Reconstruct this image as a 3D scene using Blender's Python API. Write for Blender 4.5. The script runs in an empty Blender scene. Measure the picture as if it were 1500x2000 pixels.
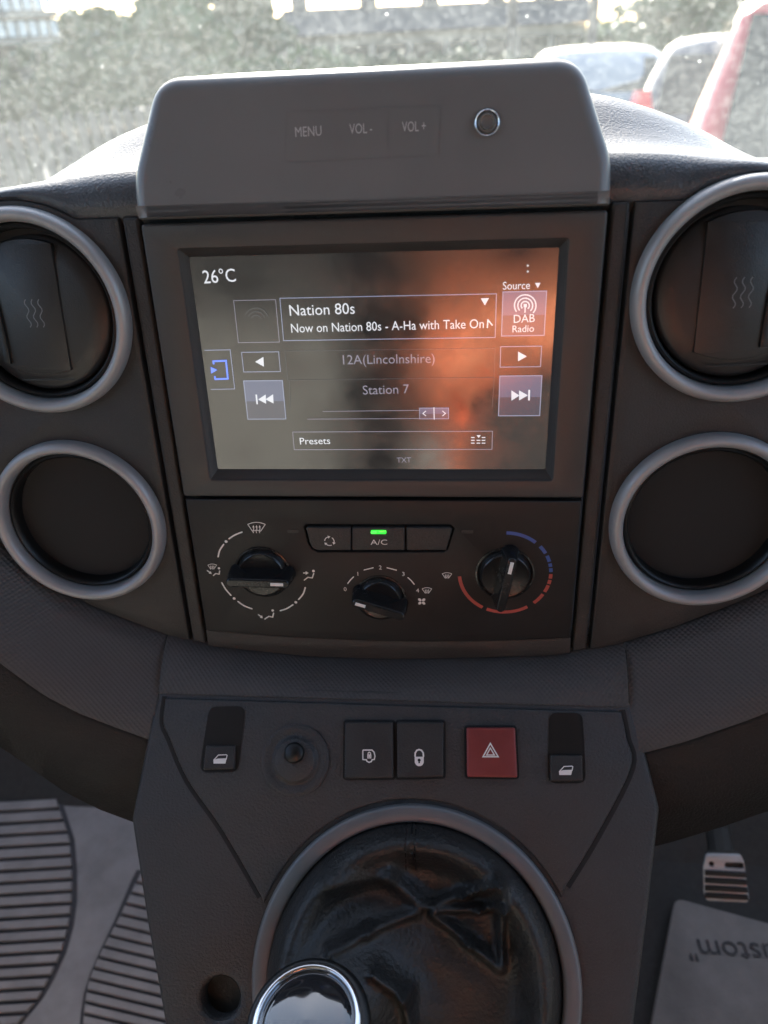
import bpy, bmesh, math, random
from mathutils import Vector, Matrix
from mathutils.geometry import tessellate_polygon
random.seed(7)
rad = math.radians
sc = bpy.context.scene
C = sc.collection

# ------------------------------------------------------------------ frames
# PANEL frame: millimetres on the dashboard face, x right, y up the face, z out towards the cabin
TILT = rad(8.0)
ORG = Vector((0, 0, 1.48))
PANEL = Matrix.Translation(ORG) @ Matrix(((1, 0, 0, 0), (0, math.sin(TILT), -math.cos(TILT), 0), (0, math.cos(TILT), math.sin(TILT), 0), (0, 0, 0, 1)))
A1 = rad(40.0)                                     # the gear console leans out from the dashboard face
P1O = Vector((0, -145.0, 4.0))
UP1 = Vector((0, math.cos(A1), -math.sin(A1)))
N1 = Vector((0, math.sin(A1), math.cos(A1)))
PLINTH = PANEL @ Matrix(((1, 0, 0, 0), (0, UP1.y, N1.y, P1O.y / 1000), (0, UP1.z, N1.z, P1O.z / 1000), (0, 0, 0, 1)))
WORLD = Matrix.Identity(4)

# ------------------------------------------------------------------ camera
FPX = 1444.0
CAMP = Vector((34.043, 77.339, 318.710))
RT = Vector((0.99584399, -0.03255533, -0.08505824)).normalized()
DN = Vector((0.0060041, -0.90843203, 0.41798947)).normalized()
FW = RT.cross(DN).normalized()
DN = FW.cross(RT).normalized()
cam = bpy.data.objects.new('camera', bpy.data.cameras.new('camera'))
C.objects.link(cam)
m3 = Matrix((RT, -DN, -FW)).transposed()
cam.matrix_world = PANEL @ Matrix.LocRotScale(CAMP / 1000, m3.to_quaternion(), None)
cd = cam.data
cd.sensor_fit = 'VERTICAL'
cd.sensor_height = 36.0
cd.lens = 36.0 * FPX / 2000
cd.clip_start = 0.01
cd.clip_end = 1000
cd.dof.use_dof = True
cd.dof.focus_distance = 0.35
cd.dof.aperture_fstop = 8.5
sc.camera = cam
CAMW = PANEL @ (CAMP / 1000)

# ------------------------------------------------------------------ light
SUN_EL, SUN_AZ = rad(30), rad(-9)                  # the sun stands ahead, a little to the left
world = bpy.data.worlds.new('World')
sc.world = world
world.use_nodes = True
wn = world.node_tree.nodes
sky = wn.new('ShaderNodeTexSky')
sky.sky_type = 'NISHITA'
sky.sun_disc = False
sky.sun_elevation = SUN_EL
sky.sun_rotation = SUN_AZ
sky.air_density = 1.0
sky.dust_density = 2.0
world.node_tree.links.new(sky.outputs[0], wn['Background'].inputs[0])
wn['Background'].inputs[1].default_value = 0.12
sl = bpy.data.lights.new('sun', 'SUN')
sl.energy = 5.0
sl.angle = rad(0.5)
sl.color = (1, 0.95, 0.87)
sun = bpy.data.objects.new('sun', sl)
C.objects.link(sun)
sd = Vector((math.sin(SUN_AZ) * math.cos(SUN_EL), math.cos(SUN_AZ) * math.cos(SUN_EL), math.sin(SUN_EL)))
sun.rotation_euler = sd.to_track_quat('Z', 'Y').to_euler()
sun.location = (0, 5, 8)
vs = sc.view_settings
vs.view_transform = 'Standard'
vs.look = 'None'
vs.exposure = 2.25
vs.gamma = 1
vs.use_curve_mapping = False
sc.render.engine = 'CYCLES'
sc.cycles.use_denoising = True
sc.cycles.max_bounces = 8
sc.cycles.transparent_max_bounces = 12
sc.cycles.sample_clamp_indirect = 6
sc.cycles.caustics_reflective = False
sc.cycles.caustics_refractive = False

# ------------------------------------------------------------------ pixel rays onto known planes (survey of the photograph)
def ray(px, py):
    return (RT * ((px - 750) / FPX) + DN * ((py - 1000) / FPX) + FW)
def BP(px, py, z=0.0):                             # onto the dashboard face, z mm proud
    d = ray(px, py)
    p = CAMP + d * ((z - CAMP.z) / d.z)
    return (p.x, p.y)
def QP(px, py, h=0.0):                             # onto the gear console face, h mm proud
    d = ray(px, py)
    p0 = P1O + N1 * h
    p = CAMP + d * ((p0 - CAMP).dot(N1) / d.dot(N1))
    return (p.x, (p - P1O).dot(UP1))
def WP(px, py, dist):                              # a far point at a level distance in metres
    d = (PANEL.to_3x3() @ ray(px, py))
    return CAMW + d * (dist / math.hypot(d.x, d.y))
def FP(px, py, zw):                                # onto a level plane at world height zw
    d = (PANEL.to_3x3() @ ray(px, py))
    return CAMW + d * ((zw - CAMW.z) / d.z)

# ------------------------------------------------------------------ materials
def nd(nt, t, **kw):
    n = nt.nodes.new(t)
    for k, v in kw.items():
        setattr(n, k, v)
    return n
def pmat(name, col, rough=0.5, metal=0.0, spec=0.5, grain=0.0, gscale=900, var=0.0, vscale=60, coat=0.0, dust=0.0, sheen=0.0):
    m = bpy.data.materials.new(name)
    m.use_nodes = True
    nt = m.node_tree
    b = nt.nodes['Principled BSDF']
    b.inputs['Base Color'].default_value = (*col, 1)
    b.inputs['Roughness'].default_value = rough
    b.inputs['Metallic'].default_value = metal
    b.inputs['Specular IOR Level'].default_value = spec
    b.inputs['Coat Weight'].default_value = coat
    b.inputs['Sheen Weight'].default_value = sheen
    tc = nd(nt, 'ShaderNodeTexCoord')
    L = nt.links.new
    if var or dust:
        n = nd(nt, 'ShaderNodeTexNoise')
        n.inputs['Scale'].default_value = vscale
        n.inputs['Detail'].default_value = 6
        n.inputs['Roughness'].default_value = 0.65
        L(tc.outputs['Object'], n.inputs['Vector'])
        mr = nd(nt, 'ShaderNodeMapRange')
        mr.inputs[1].default_value = 0.3
        mr.inputs[2].default_value = 0.7
        mr.inputs[3].default_value = 1 - var
        mr.inputs[4].default_value = 1 + var
        L(n.outputs[0], mr.inputs[0])
        mx = nd(nt, 'ShaderNodeVectorMath', operation='SCALE')
        mx.inputs[0].default_value = col
        L(mr.outputs[0], mx.inputs['Scale'])
        last = mx.outputs[0]
        if dust:
            n2 = nd(nt, 'ShaderNodeTexNoise')
            n2.inputs['Scale'].default_value = 2600
            n2.inputs['Detail'].default_value = 2
            L(tc.outputs['Object'], n2.inputs['Vector'])
            r2 = nd(nt, 'ShaderNodeMapRange')
            r2.inputs[1].default_value = 0.62
            r2.inputs[2].default_value = 0.75
            r2.inputs[4].default_value = dust
            L(n2.outputs[0], r2.inputs[0])
            mi = nd(nt, 'ShaderNodeMix', data_type='RGBA')
            L(r2.outputs[0], mi.inputs[0])
            L(last, mi.inputs[6])
            mi.inputs[7].default_value = (0.45, 0.43, 0.4, 1)
            last = mi.outputs[2]
        L(last, b.inputs['Base Color'])
        rr = nd(nt, 'ShaderNodeMapRange')
        rr.inputs[1].default_value = 0.3
        rr.inputs[2].default_value = 0.7
        rr.inputs[3].default_value = max(0.02, rough - 0.09)
        rr.inputs[4].default_value = min(1, rough + 0.09)
        L(n.outputs[0], rr.inputs[0])
        L(rr.outputs[0], b.inputs['Roughness'])
    if grain:
        v = nd(nt, 'ShaderNodeTexNoise')
        v.inputs['Scale'].default_value = gscale
        v.inputs['Detail'].default_value = 3
        L(tc.outputs['Object'], v.inputs['Vector'])
        bp = nd(nt, 'ShaderNodeBump')
        bp.inputs['Strength'].default_value = grain
        bp.inputs['Distance'].default_value = 0.0006
        L(v.outputs[0], bp.inputs['Height'])
        L(bp.outputs[0], b.inputs['Normal'])
    return m
def emat(name, col, k=1.0, base=(0.02, 0.02, 0.02)):
    m = bpy.data.materials.new(name)
    m.use_nodes = True
    b = m.node_tree.nodes['Principled BSDF']
    b.inputs['Base Color'].default_value = (*base, 1)
    b.inputs['Roughness'].default_value = 0.15
    b.inputs['Specular IOR Level'].default_value = 1.0
    b.inputs['IOR'].default_value = 1.6
    b.inputs['Emission Color'].default_value = (*col, 1)
    b.inputs['Emission Strength'].default_value = k
    return m
M = {}
M['pad'] = pmat('pad_plastic', (0.058, 0.063, 0.070), 0.30, grain=0.55, gscale=900, var=0.15, dust=0.25)
M['fascia'] = pmat('fascia_plastic', (0.034, 0.032, 0.031), 0.5, spec=0.4, grain=0.45, gscale=1100, var=0.12, dust=0.12)
M['dark_panel'] = pmat('dark_panel_plastic', (0.016, 0.016, 0.016), 0.6, spec=0.3, grain=0.8, gscale=800, var=0.12)
M['climate'] = pmat('climate_plastic', (0.020, 0.0185, 0.0185), 0.45, spec=0.3, grain=0.10, gscale=1600, var=0.12, vscale=30)
M['bezel'] = pmat('bezel_plastic', (0.046, 0.043, 0.042), 0.46, grain=0.12, gscale=1600, var=0.14, vscale=30)
M['hood'] = pmat('hood_plastic', (0.15, 0.149, 0.149), 0.31, var=0.06, vscale=12)
M['gap'] = pmat('gap_black', (0.012, 0.012, 0.012), 0.8)
M['black'] = pmat('black_plastic', (0.006, 0.006, 0.006), 0.42, grain=0.1, gscale=1500)
M['black_gloss'] = pmat('black_gloss', (0.012, 0.012, 0.013), 0.2, var=0.1)
M['flap'] = pmat('flap_plastic', (0.020, 0.019, 0.019), 0.38, grain=0.15, gscale=1500, var=0.1)
M['cap'] = pmat('knob_cap_gloss', (0.02, 0.02, 0.022), 0.06, spec=1.0, coat=1.0)
M['knob'] = pmat('knob_plastic', (0.014, 0.014, 0.015), 0.22, grain=0.06, gscale=1500, var=0.1)
M['silver'] = pmat('satin_silver', (0.33, 0.335, 0.345), 0.44, metal=0.3, grain=0.05, gscale=1600, var=0.05)
M['trim'] = pmat('satin_grey', (0.155, 0.158, 0.163), 0.42, metal=0.2, grain=0.06, gscale=1400, var=0.06)
M['chrome'] = pmat('chrome', (0.75, 0.75, 0.77), 0.14, metal=1.0)
M['print'] = pmat('white_print', (0.82, 0.80, 0.77), 0.6)
M['print_key'] = pmat('pale_print', (0.5, 0.5, 0.5), 0.6)
M['print_dim'] = pmat('grey_print', (0.30, 0.30, 0.30), 0.6)
M['print_blue'] = pmat('blue_print', (0.045, 0.10, 0.34), 0.5)
M['print_red'] = pmat('red_print', (0.42, 0.075, 0.06), 0.5)
M['hazard'] = pmat('hazard_red', (0.22, 0.04, 0.037), 0.4, grain=0.05, gscale=1400, var=0.1)
M['leather'] = pmat('black_leather', (0.022, 0.021, 0.020), 0.45, grain=1.0, gscale=520, var=0.2, vscale=90)
M['console'] = pmat('console_plastic', (0.038, 0.038, 0.039), 0.5, grain=0.9, gscale=800, var=0.12, dust=0.1)
M['mat'] = pmat('mat_rubber', (0.26, 0.235, 0.23), 0.75, grain=0.5, gscale=500, var=0.25, vscale=18, dust=0.15)
M['mat_plain'] = pmat('mat_felt', (0.19, 0.175, 0.17), 0.95, grain=0.9, gscale=450, var=0.28, vscale=14)
M['mat_dark'] = pmat('mat_groove', (0.05, 0.046, 0.05), 0.8, var=0.1)
M['carpet'] = pmat('carpet', (0.035, 0.033, 0.032), 0.95, grain=1.0, gscale=500, var=0.3, vscale=150)
M['pedal'] = pmat('pedal_metal', (0.52, 0.55, 0.60), 0.45, metal=0.35, var=0.08)
M['rubber'] = pmat('rubber', (0.02, 0.02, 0.02), 0.7)
M['lining'] = pmat('roof_lining', (0.34, 0.33, 0.31), 0.95, var=0.05)
M['seat'] = pmat('seat_fabric', (0.17, 0.165, 0.15), 0.9, grain=0.5, gscale=400, var=0.15)
M['orange'] = pmat('orange_standin', (0.92, 0.34, 0.17), 0.85, grain=0.4, gscale=300, var=0.1)
M['screen'] = pmat('screen_glass', (0.010, 0.010, 0.011), 0.15, spec=1.0, var=0.3, vscale=35)
M['screen'].node_tree.nodes['Principled BSDF'].inputs['IOR'].default_value = 1.6
M['screen'].node_tree.nodes['Principled BSDF'].inputs['Emission Color'].default_value = (0.5, 0.5, 0.55, 1)
M['screen'].node_tree.nodes['Principled BSDF'].inputs['Emission Strength'].default_value = 0.004
M['ui'] = emat('ui_white', (0.9, 0.93, 1.0), 0.18)
M['ui_mid'] = emat('ui_mid', (0.62, 0.70, 1.0), 0.1)
M['ui_dim'] = emat('ui_dim', (0.75, 0.72, 0.9), 0.075)
M['ui_vdim'] = emat('ui_very_dim', (0.7, 0.75, 0.85), 0.018)
M['ui_fill'] = emat('ui_fill', (0.45, 0.55, 0.95), 0.045)
M['ui_fill2'] = emat('ui_fill_dim', (0.5, 0.55, 0.9), 0.018)
M['ui_blue'] = emat('ui_blue', (0.10, 0.22, 1.0), 0.28)
M['led'] = emat('led_green', (0.04, 1.0, 0.06), 0.26)
def dots_mat():
    m = pmat('dotted_plastic', (0.060, 0.058, 0.058), 0.55, var=0.1)
    nt = m.node_tree
    tc = nd(nt, 'ShaderNodeTexCoord')
    v = nd(nt, 'ShaderNodeTexVoronoi')
    v.voronoi_dimensions = '2D'
    v.inputs['Scale'].default_value = 560
    v.inputs['Randomness'].default_value = 0.0
    mp = nd(nt, 'ShaderNodeMapping')
    mp.inputs['Rotation'].default_value = (A1, 0, 0.785)
    L = nt.links.new
    L(tc.outputs['Object'], mp.inputs[0])
    L(mp.outputs[0], v.inputs['Vector'])
    bp = nd(nt, 'ShaderNodeBump')
    bp.inputs['Strength'].default_value = 0.45
    bp.inputs['Distance'].default_value = 0.0012
    L(v.outputs['Distance'], bp.inputs['Height'])
    L(bp.outputs[0], nt.nodes['Principled BSDF'].inputs['Normal'])
    return m
M['dots'] = dots_mat()

# ------------------------------------------------------------------ mesh helpers (millimetres)
def circ(cx, cy, r, n=64, ry=None, cw=False):
    p = [(cx + r * math.cos(2 * math.pi * k / n), cy + (ry or r) * math.sin(2 * math.pi * k / n)) for k in range(n)]
    return p[::-1] if cw else p
def area2(p):
    return sum(p[i][0] * p[(i + 1) % len(p)][1] - p[(i + 1) % len(p)][0] * p[i][1] for i in range(len(p)))
def ccw(p):
    return list(p) if area2(p) > 0 else list(p)[::-1]
def rpoly(pts, r, n=6):
    pts = ccw(pts)
    N = len(pts)
    rs = r if isinstance(r, (list, tuple)) else [r] * N
    out = []
    for i in range(N):
        p, a, b = Vector(pts[i]), Vector(pts[i - 1]), Vector(pts[(i + 1) % N])
        u, v = (a - p), (b - p)
        lu, lv = u.length, v.length
        u.normalize(); v.normalize()
        ang = math.acos(max(-1, min(1, u.dot(v))))
        if rs[i] <= 0 or ang > 3.1:
            out.append(tuple(p)); continue
        d = min(rs[i] / math.tan(ang / 2), lu * 0.48, lv * 0.48)
        s, e = p + u * d, p + v * d
        for k in range(n + 1):
            t = k / n
            q = s * (1 - t) ** 2 + p * 2 * t * (1 - t) + e * t * t
            out.append((q.x, q.y))
    return out
def inset(lp, d):
    if d == 0:
        return list(lp)
    N = len(lp)
    out = []
    for i in range(N):
        p, a, b = Vector(lp[i]), Vector(lp[i - 1]), Vector(lp[(i + 1) % N])
        e1, e2 = (p - a), (b - p)
        if e1.length < 1e-6: e1 = e2
        if e2.length < 1e-6: e2 = e1
        e1 = e1.normalized(); e2 = e2.normalized()
        n1, n2 = Vector((-e1.y, e1.x)), Vector((-e2.y, e2.x))
        nn = (n1 + n2)
        if nn.length < 1e-6: nn = n1
        nn.normalize()
        k = d / max(0.4, nn.dot(n1))
        q = p + nn * k
        out.append((q.x, q.y))
    return out
BASE = {}
class MB:
    def __init__(s):
        s.v = []; s.f = []; s.flats = []
    def add(s, vs, fs):
        o = len(s.v)
        s.v += [tuple(x) for x in vs]
        s.f += [tuple(i + o for i in f) for f in fs]
        return s
    def plate(s, loops, z0, z1, bev=0.0, seg=3, back=False, zf=None):
        rings = [(0, z0), (0, z1 - bev)]
        for k in range(1, seg + 1 if bev else 0):
            t = math.pi / 2 * k / seg
            rings.append((bev * (1 - math.cos(t)), z1 - bev + bev * math.sin(t)))
        if not bev:
            rings[1] = (0, z1)
        vs, fs = [], []
        starts = []
        for d, z in rings:
            st = []
            for lp in loops:
                st.append(len(vs))
                vs += [(x, y, z) for x, y in inset(lp, d)]
            starts.append(st)
        for r in range(len(rings) - 1):
            for li, lp in enumerate(loops):
                n = len(lp); a, b = starts[r][li], starts[r + 1][li]
                for i in range(n):
                    j = (i + 1) % n
                    fs.append((a + i, a + j, b + j, b + i))
        for ri, flip in ((len(rings) - 1, False), (0, True)):
            if flip and not back:
                continue
            pl = []
            idx = []
            for li, lp in enumerate(loops):
                st = starts[ri][li]
                pl.append([Vector((vs[st + i][0], vs[st + i][1], 0)) for i in range(len(lp))])
                idx += [st + i for i in range(len(lp))]
            for t in tessellate_polygon(pl):
                a, b, c = (idx[i] for i in t)
                A, B, D = vs[a], vs[b], vs[c]
                up = (B[0] - A[0]) * (D[1] - A[1]) - (B[1] - A[1]) * (D[0] - A[0]) > 0
                fs.append((a, b, c) if up != flip else (a, c, b))
        s.flats += [len(s.f) + i for i, f in enumerate(fs) if len(f) == 3]
        if zf:
            vs = [(x, y, zf(x, y, z)) for x, y, z in vs]
        return s.add(vs, fs)
    def flat(s, lp, z):
        return s.plate([ccw(lp)], z - 0.05, z)
    def stroke(s, pts, w, z, closed=False, cap=False):
        P = [Vector(p[:2]) for p in pts]
        N = len(P)
        vs, fs = [], []
        for i in range(N):
            a = P[i - 1] if (i > 0 or closed) else P[i]
            b = P[(i + 1) % N] if (i < N - 1 or closed) else P[i]
            e1 = (P[i] - a).normalized() if (P[i] - a).length > 1e-7 else (b - P[i]).normalized()
            e2 = (b - P[i]).normalized() if (b - P[i]).length > 1e-7 else e1
            n1, n2 = Vector((-e1.y, e1.x)), Vector((-e2.y, e2.x))
            nn = n1 + n2
            nn = nn.normalized() if nn.length > 1e-6 else n1
            k = (w / 2) / max(0.5, nn.dot(n1))
            vs += [(*(P[i] - nn * k), z), (*(P[i] + nn * k), z)]
        for i in range(N if closed else N - 1):
            j = (i + 1) % N
            fs.append((2 * i, 2 * j, 2 * j + 1, 2 * i + 1))
        s.add(vs, fs)
        if cap:
            for p in (P[0], P[-1]):
                c = circ(p.x, p.y, w / 2, 10)
                s.add([(x, y, z + 0.01) for x, y in c], [tuple(range(10))])
        return s
    def lathe(s, prof, cx=0, cy=0, n=72, mat=None):
        vs, fs = [], []
        m = len(prof)
        for k in range(n):
            a = 2 * math.pi * k / n
            for r, z in prof:
                vs.append((cx + r * math.cos(a), cy + r * math.sin(a), z))
        for k in range(n):
            j = (k + 1) % n
            for i in range(m - 1):
                if prof[i][0] < 1e-6 and prof[i + 1][0] < 1e-6: continue
                if prof[i][0] < 1e-6: fs.append((k * m + i, j * m + i + 1, k * m + i + 1))
                elif prof[i + 1][0] < 1e-6: fs.append((k * m + i, j * m + i, k * m + i + 1))
                else: fs.append((k * m + i, j * m + i, j * m + i + 1, k * m + i + 1))
        if mat is not None:
            vs = [tuple(mat @ Vector(v)) for v in vs]
        return s.add(vs, fs)
    def grid(s, rows, closed=False):
        n = len(rows[0]); vs = [p for r in rows for p in r]; fs = []
        for i in range(len(rows) - 1):
            for j in range(n if closed else n - 1):
                k = (j + 1) % n
                fs.append((i * n + j, i * n + k, (i + 1) * n + k, (i + 1) * n + j))
        return s.add(vs, fs)
    def box(s, x0, x1, y0, y1, z0, z1):
        return s.add([(x0, y0, z0), (x1, y0, z0), (x1, y1, z0), (x0, y1, z0), (x0, y0, z1), (x1, y0, z1), (x1, y1, z1), (x0, y1, z1)],
                     [(0, 3, 2, 1), (4, 5, 6, 7), (0, 1, 5, 4), (1, 2, 6, 5), (2, 3, 7, 6), (3, 0, 4, 7)])
    def tube(s, pts, r, n=10):
        P = [Vector(p) for p in pts]
        rows = []
        for i, p in enumerate(P):
            d = (P[min(i + 1, len(P) - 1)] - P[max(i - 1, 0)]).normalized()
            u = d.cross(Vector((0.31, 0.2, 0.93))).normalized(); v = d.cross(u)
            rr = r[i] if isinstance(r, (list, tuple)) else r
            rows.append([tuple(p + u * rr * math.cos(2 * math.pi * k / n) + v * rr * math.sin(2 * math.pi * k / n)) for k in range(n)])
        s.grid(rows, True)
        s.add(rows[0], [tuple(range(n))[::-1]]); s.add(rows[-1], [tuple(range(n))])
        return s
    def text(s, body, a, b, z, capx=None, nat=False):
        """flat lettering whose baseline runs from a to b (frame mm); capx = cap height mm"""
        cu = bpy.data.curves.new('t', 'FONT'); cu.body = body; cu.resolution_u = 3
        ob = bpy.data.objects.new('t', cu); C.objects.link(ob)
        me = bpy.data.meshes.new_from_object(ob.evaluated_get(bpy.context.evaluated_depsgraph_get()))
        bpy.data.objects.remove(ob); bpy.data.curves.remove(cu)
        xs = [v.co.x for v in me.vertices]
        x0, x1 = min(xs), max(xs)
        A, B = Vector(a), Vector(b)
        L = (B - A).length; e = (B - A) / L; nrm = Vector((-e.y, e.x))
        kx = L / (x1 - x0); ky = (capx / 0.729) if capx else kx
        if nat:
            kx = ky; A = (A + B) / 2 - e * (kx * (x1 - x0) / 2)
        vs = []
        for v in me.vertices:
            q = A + e * ((v.co.x - x0) * kx) + nrm * (v.co.y * ky)
            vs.append((q.x, q.y, z))
        fs = [tuple(p.vertices) for p in me.polygons]
        bpy.data.meshes.remove(me)
        return s.add(vs, fs)
    def obj(s, name, mat, parent, scale=0.001, angle=32, recalc=False, kind=None):
        base = BASE[parent.as_pointer()] if parent else Vector((0, 0, 0))
        me = bpy.data.meshes.new(name)
        me.from_pydata([tuple((Vector(v) - base) * scale) for v in s.v], [], s.f)
        if recalc:
            bm = bmesh.new(); bm.from_mesh(me)
            bmesh.ops.recalc_face_normals(bm, faces=bm.faces); bm.to_mesh(me); bm.free()
        me.materials.append(M[mat] if isinstance(mat, str) else mat)
        sm_ = [True] * len(me.polygons)
        for i_ in s.flats: sm_[i_] = False
        me.polygons.foreach_set('use_smooth', sm_)
        me.set_sharp_from_angle(angle=rad(angle))
        me.update()
        o = bpy.data.objects.new(name, me)
        C.objects.link(o)
        if parent:
            o.parent = parent
            BASE[o.as_pointer()] = base
        if kind: o['kind'] = kind
        return o
def thing(name, label, cat, base, frame=PANEL, group=None, scale=0.001):
    o = bpy.data.objects.new(name, None)
    C.objects.link(o)
    o.empty_display_size = 0.02
    o.matrix_world = frame @ Matrix.Translation(Vector(base) * scale)
    BASE[o.as_pointer()] = Vector(base)
    o['label'] = label; o['category'] = cat
    if group: o['group'] = group
    return o
def tag(o, label, cat, group=None):
    o['label'] = label; o['category'] = cat
    if group: o['group'] = group
    return o
def struct(o):
    o['kind'] = 'structure'
    return o
def lerp(tab, x):
    if x <= tab[0][0]: return tab[0][1]
    for (a, b), (c, d) in zip(tab, tab[1:]):
        if x <= c:
            t = (x - a) / (c - a); return b + (d - b) * t
    return tab[-1][1]
def smooth_tab(tab, x):
    return sum(lerp(tab, x + d) * w for d, w in ((-9, 1), (-6, 2), (-3, 3), (0, 4), (3, 3), (6, 2), (9, 1))) / 16.0
def catmull(pts, n=6):
    out = []
    P = [Vector(p) for p in pts]
    for i in range(len(P) - 1):
        p0, p1, p2, p3 = P[max(i - 1, 0)], P[i], P[i + 1], P[min(i + 2, len(P) - 1)]
        for k in range(n):
            t = k / n
            out.append(0.5 * ((2 * p1) + (p2 - p0) * t + (2 * p0 - 5 * p1 + 4 * p2 - p3) * t * t + (3 * p1 - p0 - 3 * p2 + p3) * t ** 3))
    out.append(P[-1])
    return [tuple(p) for p in out]

# =================================================================== DASHBOARD
VENTS = [(-150.0, 25.6, 44.4), (150.5, 28.4, 44.4), (-149.7, -76.0, 43.2), (150.3, -73.3, 43.2)]
dash = thing('dashboard', 'dark grey van dashboard with moulded top pad and satin vent fascia', 'dashboard', (0, -140, -200))
def vent_arc(u):
    return 26.5 + math.sqrt(max(0, 47.6 ** 2 - (u - 150) ** 2))
def yf(u):
    return 66.0 if u < 126 else (max(66.0 if u < 150 else 20.0, vent_arc(u)) if u < 176 else max(20, 66 - (u - 176) * 0.8))
YR = [(60, 84), (95, 83), (115, 82), (135, 79.5), (150, 78), (170, 74), (200, 66), (340, 52)]
YC = [(0, 111), (60, 111), (92, 109), (106, 107), (118, 103.5), (131, 99.5), (143, 94.5), (156, 88), (170, 80), (185, 75), (215, 70), (340, 60)]
YB = [(0, 84), (120, 82), (170, 79), (230, 77), (340, 74)]
rows = []
xs = [-340 + 4 * i for i in range(171)]
def padprof(x):
    u = abs(x)
    f, r, c, b = yf(u), smooth_tab(YR, u), smooth_tab(YC, u), smooth_tab(YB, u)
    r = max(r, f + 1.0)
    pr = [(-6, f - 6), (-0.5, f - 0.5), (-1.0, f + 0.3 * (r - f)), (-4, f + 0.66 * (r - f)), (-9, f + 0.9 * (r - f)), (-15, r), (-22, r + 0.3), (-30, r - 0.5 + 0.03 * (c - r)),
          (-40, r + 0.10 * (c - r)), (-50, r + 0.26 * (c - r)), (-60, r + 0.5 * (c - r)), (-70, r + 0.76 * (c - r)), (-79, r + 0.94 * (c - r)), (-87, c), (-97, c - 1.2),
          (-110, b + 0.75 * (c - b)), (-130, b + 0.4 * (c - b)), (-150, b + 0.12 * (c - b)), (-180, b), (-260, b + 1), (-380, b + 3), (-520, b + 4), (-560, b - 6), (-570, b - 60)]
    return [(x, y, z) for z, y in pr]
MB().grid([padprof(x) for x in xs][::-1]).obj('top_pad', 'pad', dash, angle=60)
# fascia plates left and right of the centre stack
BOT_PX = [(-110, 1000), (-60, 1022), (0, 1060), (60, 1108), (115, 1150), (180, 1185), (250, 1213), (330, 1243), (420, 1262), (600, 1281), (750, 1286), (900, 1284), (1080, 1279), (1200, 1262), (1320, 1225), (1430, 1183), (1500, 1152), (1620, 1105)]
bot = [BP(*p) for p in BOT_PX]
def bot_y(x):
    return lerp(bot, x)
def xr(a, b, n):
    return [a + (b - a) * i / n for i in range(n + 1)]
for s in (-1, 1):
    vs_ = [v for v in VENTS if v[0] * s > 0]
    a, b = 104.5, 240.0
    lo = [(s * x, bot_y(s * x)) for x in xr(a, b, 24)]
    hi = [(s * x, (yf(x) - 2)) for x in xr(b, a, 30)]
    loop = ccw(lo + hi)
    holes = [circ(v[0], v[1], v[2] - 2.5, 72, cw=True) for v in vs_]
    MB().plate([loop] + holes, -8, 0, 1.2, 2).obj('fascia', 'fascia', dash)
    strip = [(s * 95.6, 64), (s * 102.6, 64), (s * 102.6, bot_y(s * 102) + 0.5), (s * 95.6, bot_y(s * 96) + 0.5)]
    MB().plate([rpoly(strip, 0.8, 2)], -6, 0.4, 1.4, 3).obj('fascia_strip', 'fascia', dash)
def clim_y(x):
    return -141.6 + 4.2 * (x / 93.0) ** 2
lo = [(x, bot_y(x)) for x in xr(-94.5, 94.5, 40)]
MB().plate([ccw(lo + [(x, clim_y(x) - 0.7) for x in xr(94.5, -94.5, 40)])], -6, 1.0, 1.0, 2).obj('fascia_sill', 'fascia', dash)
MB().plate([ccw([(x, bot_y(x) + 4) for x in xr(-238, 238, 60)] + [(238, 20), (120, 62), (-120, 62), (-238, 20)])] + [circ(v[0], v[1], v[2] - 3, 72, cw=True) for v in VENTS], -14, -6.5).obj('backing', 'gap', dash)
# dotted lower panels, leaning out below the fascia
def lower_panel(x0, x1, drop, name):
    rs = []
    prof = [(0, 6, -9), (0, -0.6, -4.0), (1, 0, -1.5), (12, 0, 0), (38, 0, 0), (52, 0, 0)]
    for x in xr(x0, x1, 40):
        y0 = bot_y(x) - 0.6
        r = []
        for sdist, dy, dz in prof:
            r.append((x, y0 + dy - math.cos(A1) * sdist, 2.0 - drop + dz + math.sin(A1) * sdist))
        yl, zl = r[-1][1], r[-1][2]
        r += [(x, yl - 2.2, zl + 0.4), (x, yl - 3.4, zl - 2.5)]
        rs.append(r)
    MB().grid(rs[::-1]).obj(name, 'dots', dash, angle=50)
    rs = []
    for x in xr(x0, x1, 30):
        y0 = bot_y(x) - 0.6 - math.cos(A1) * 52 - 2.6
        z0 = 2.0 - drop + math.sin(A1) * 52
        rs.append([(x, y0 + 1.5, z0 - 7), (x, y0 - 0.8, z0 - 1.2), (x, y0 - 3, z0), (x, y0 - 30, z0 + 6), (x, y0 - 62, z0 + 4), (x, y0 - 72, z0 - 6), (x, y0 - 74, z0 - 40), (x, y0 - 74, z0 - 170)])
    MB().grid(rs[::-1]).obj('glovebox_panel' if x1 < 0 else 'knee_panel', 'dark_panel', dash, angle=50)
lower_panel(-300, -117.5, 2.0, 'lower_panel')
lower_panel(122, 300, 2.0, 'lower_panel')

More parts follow.
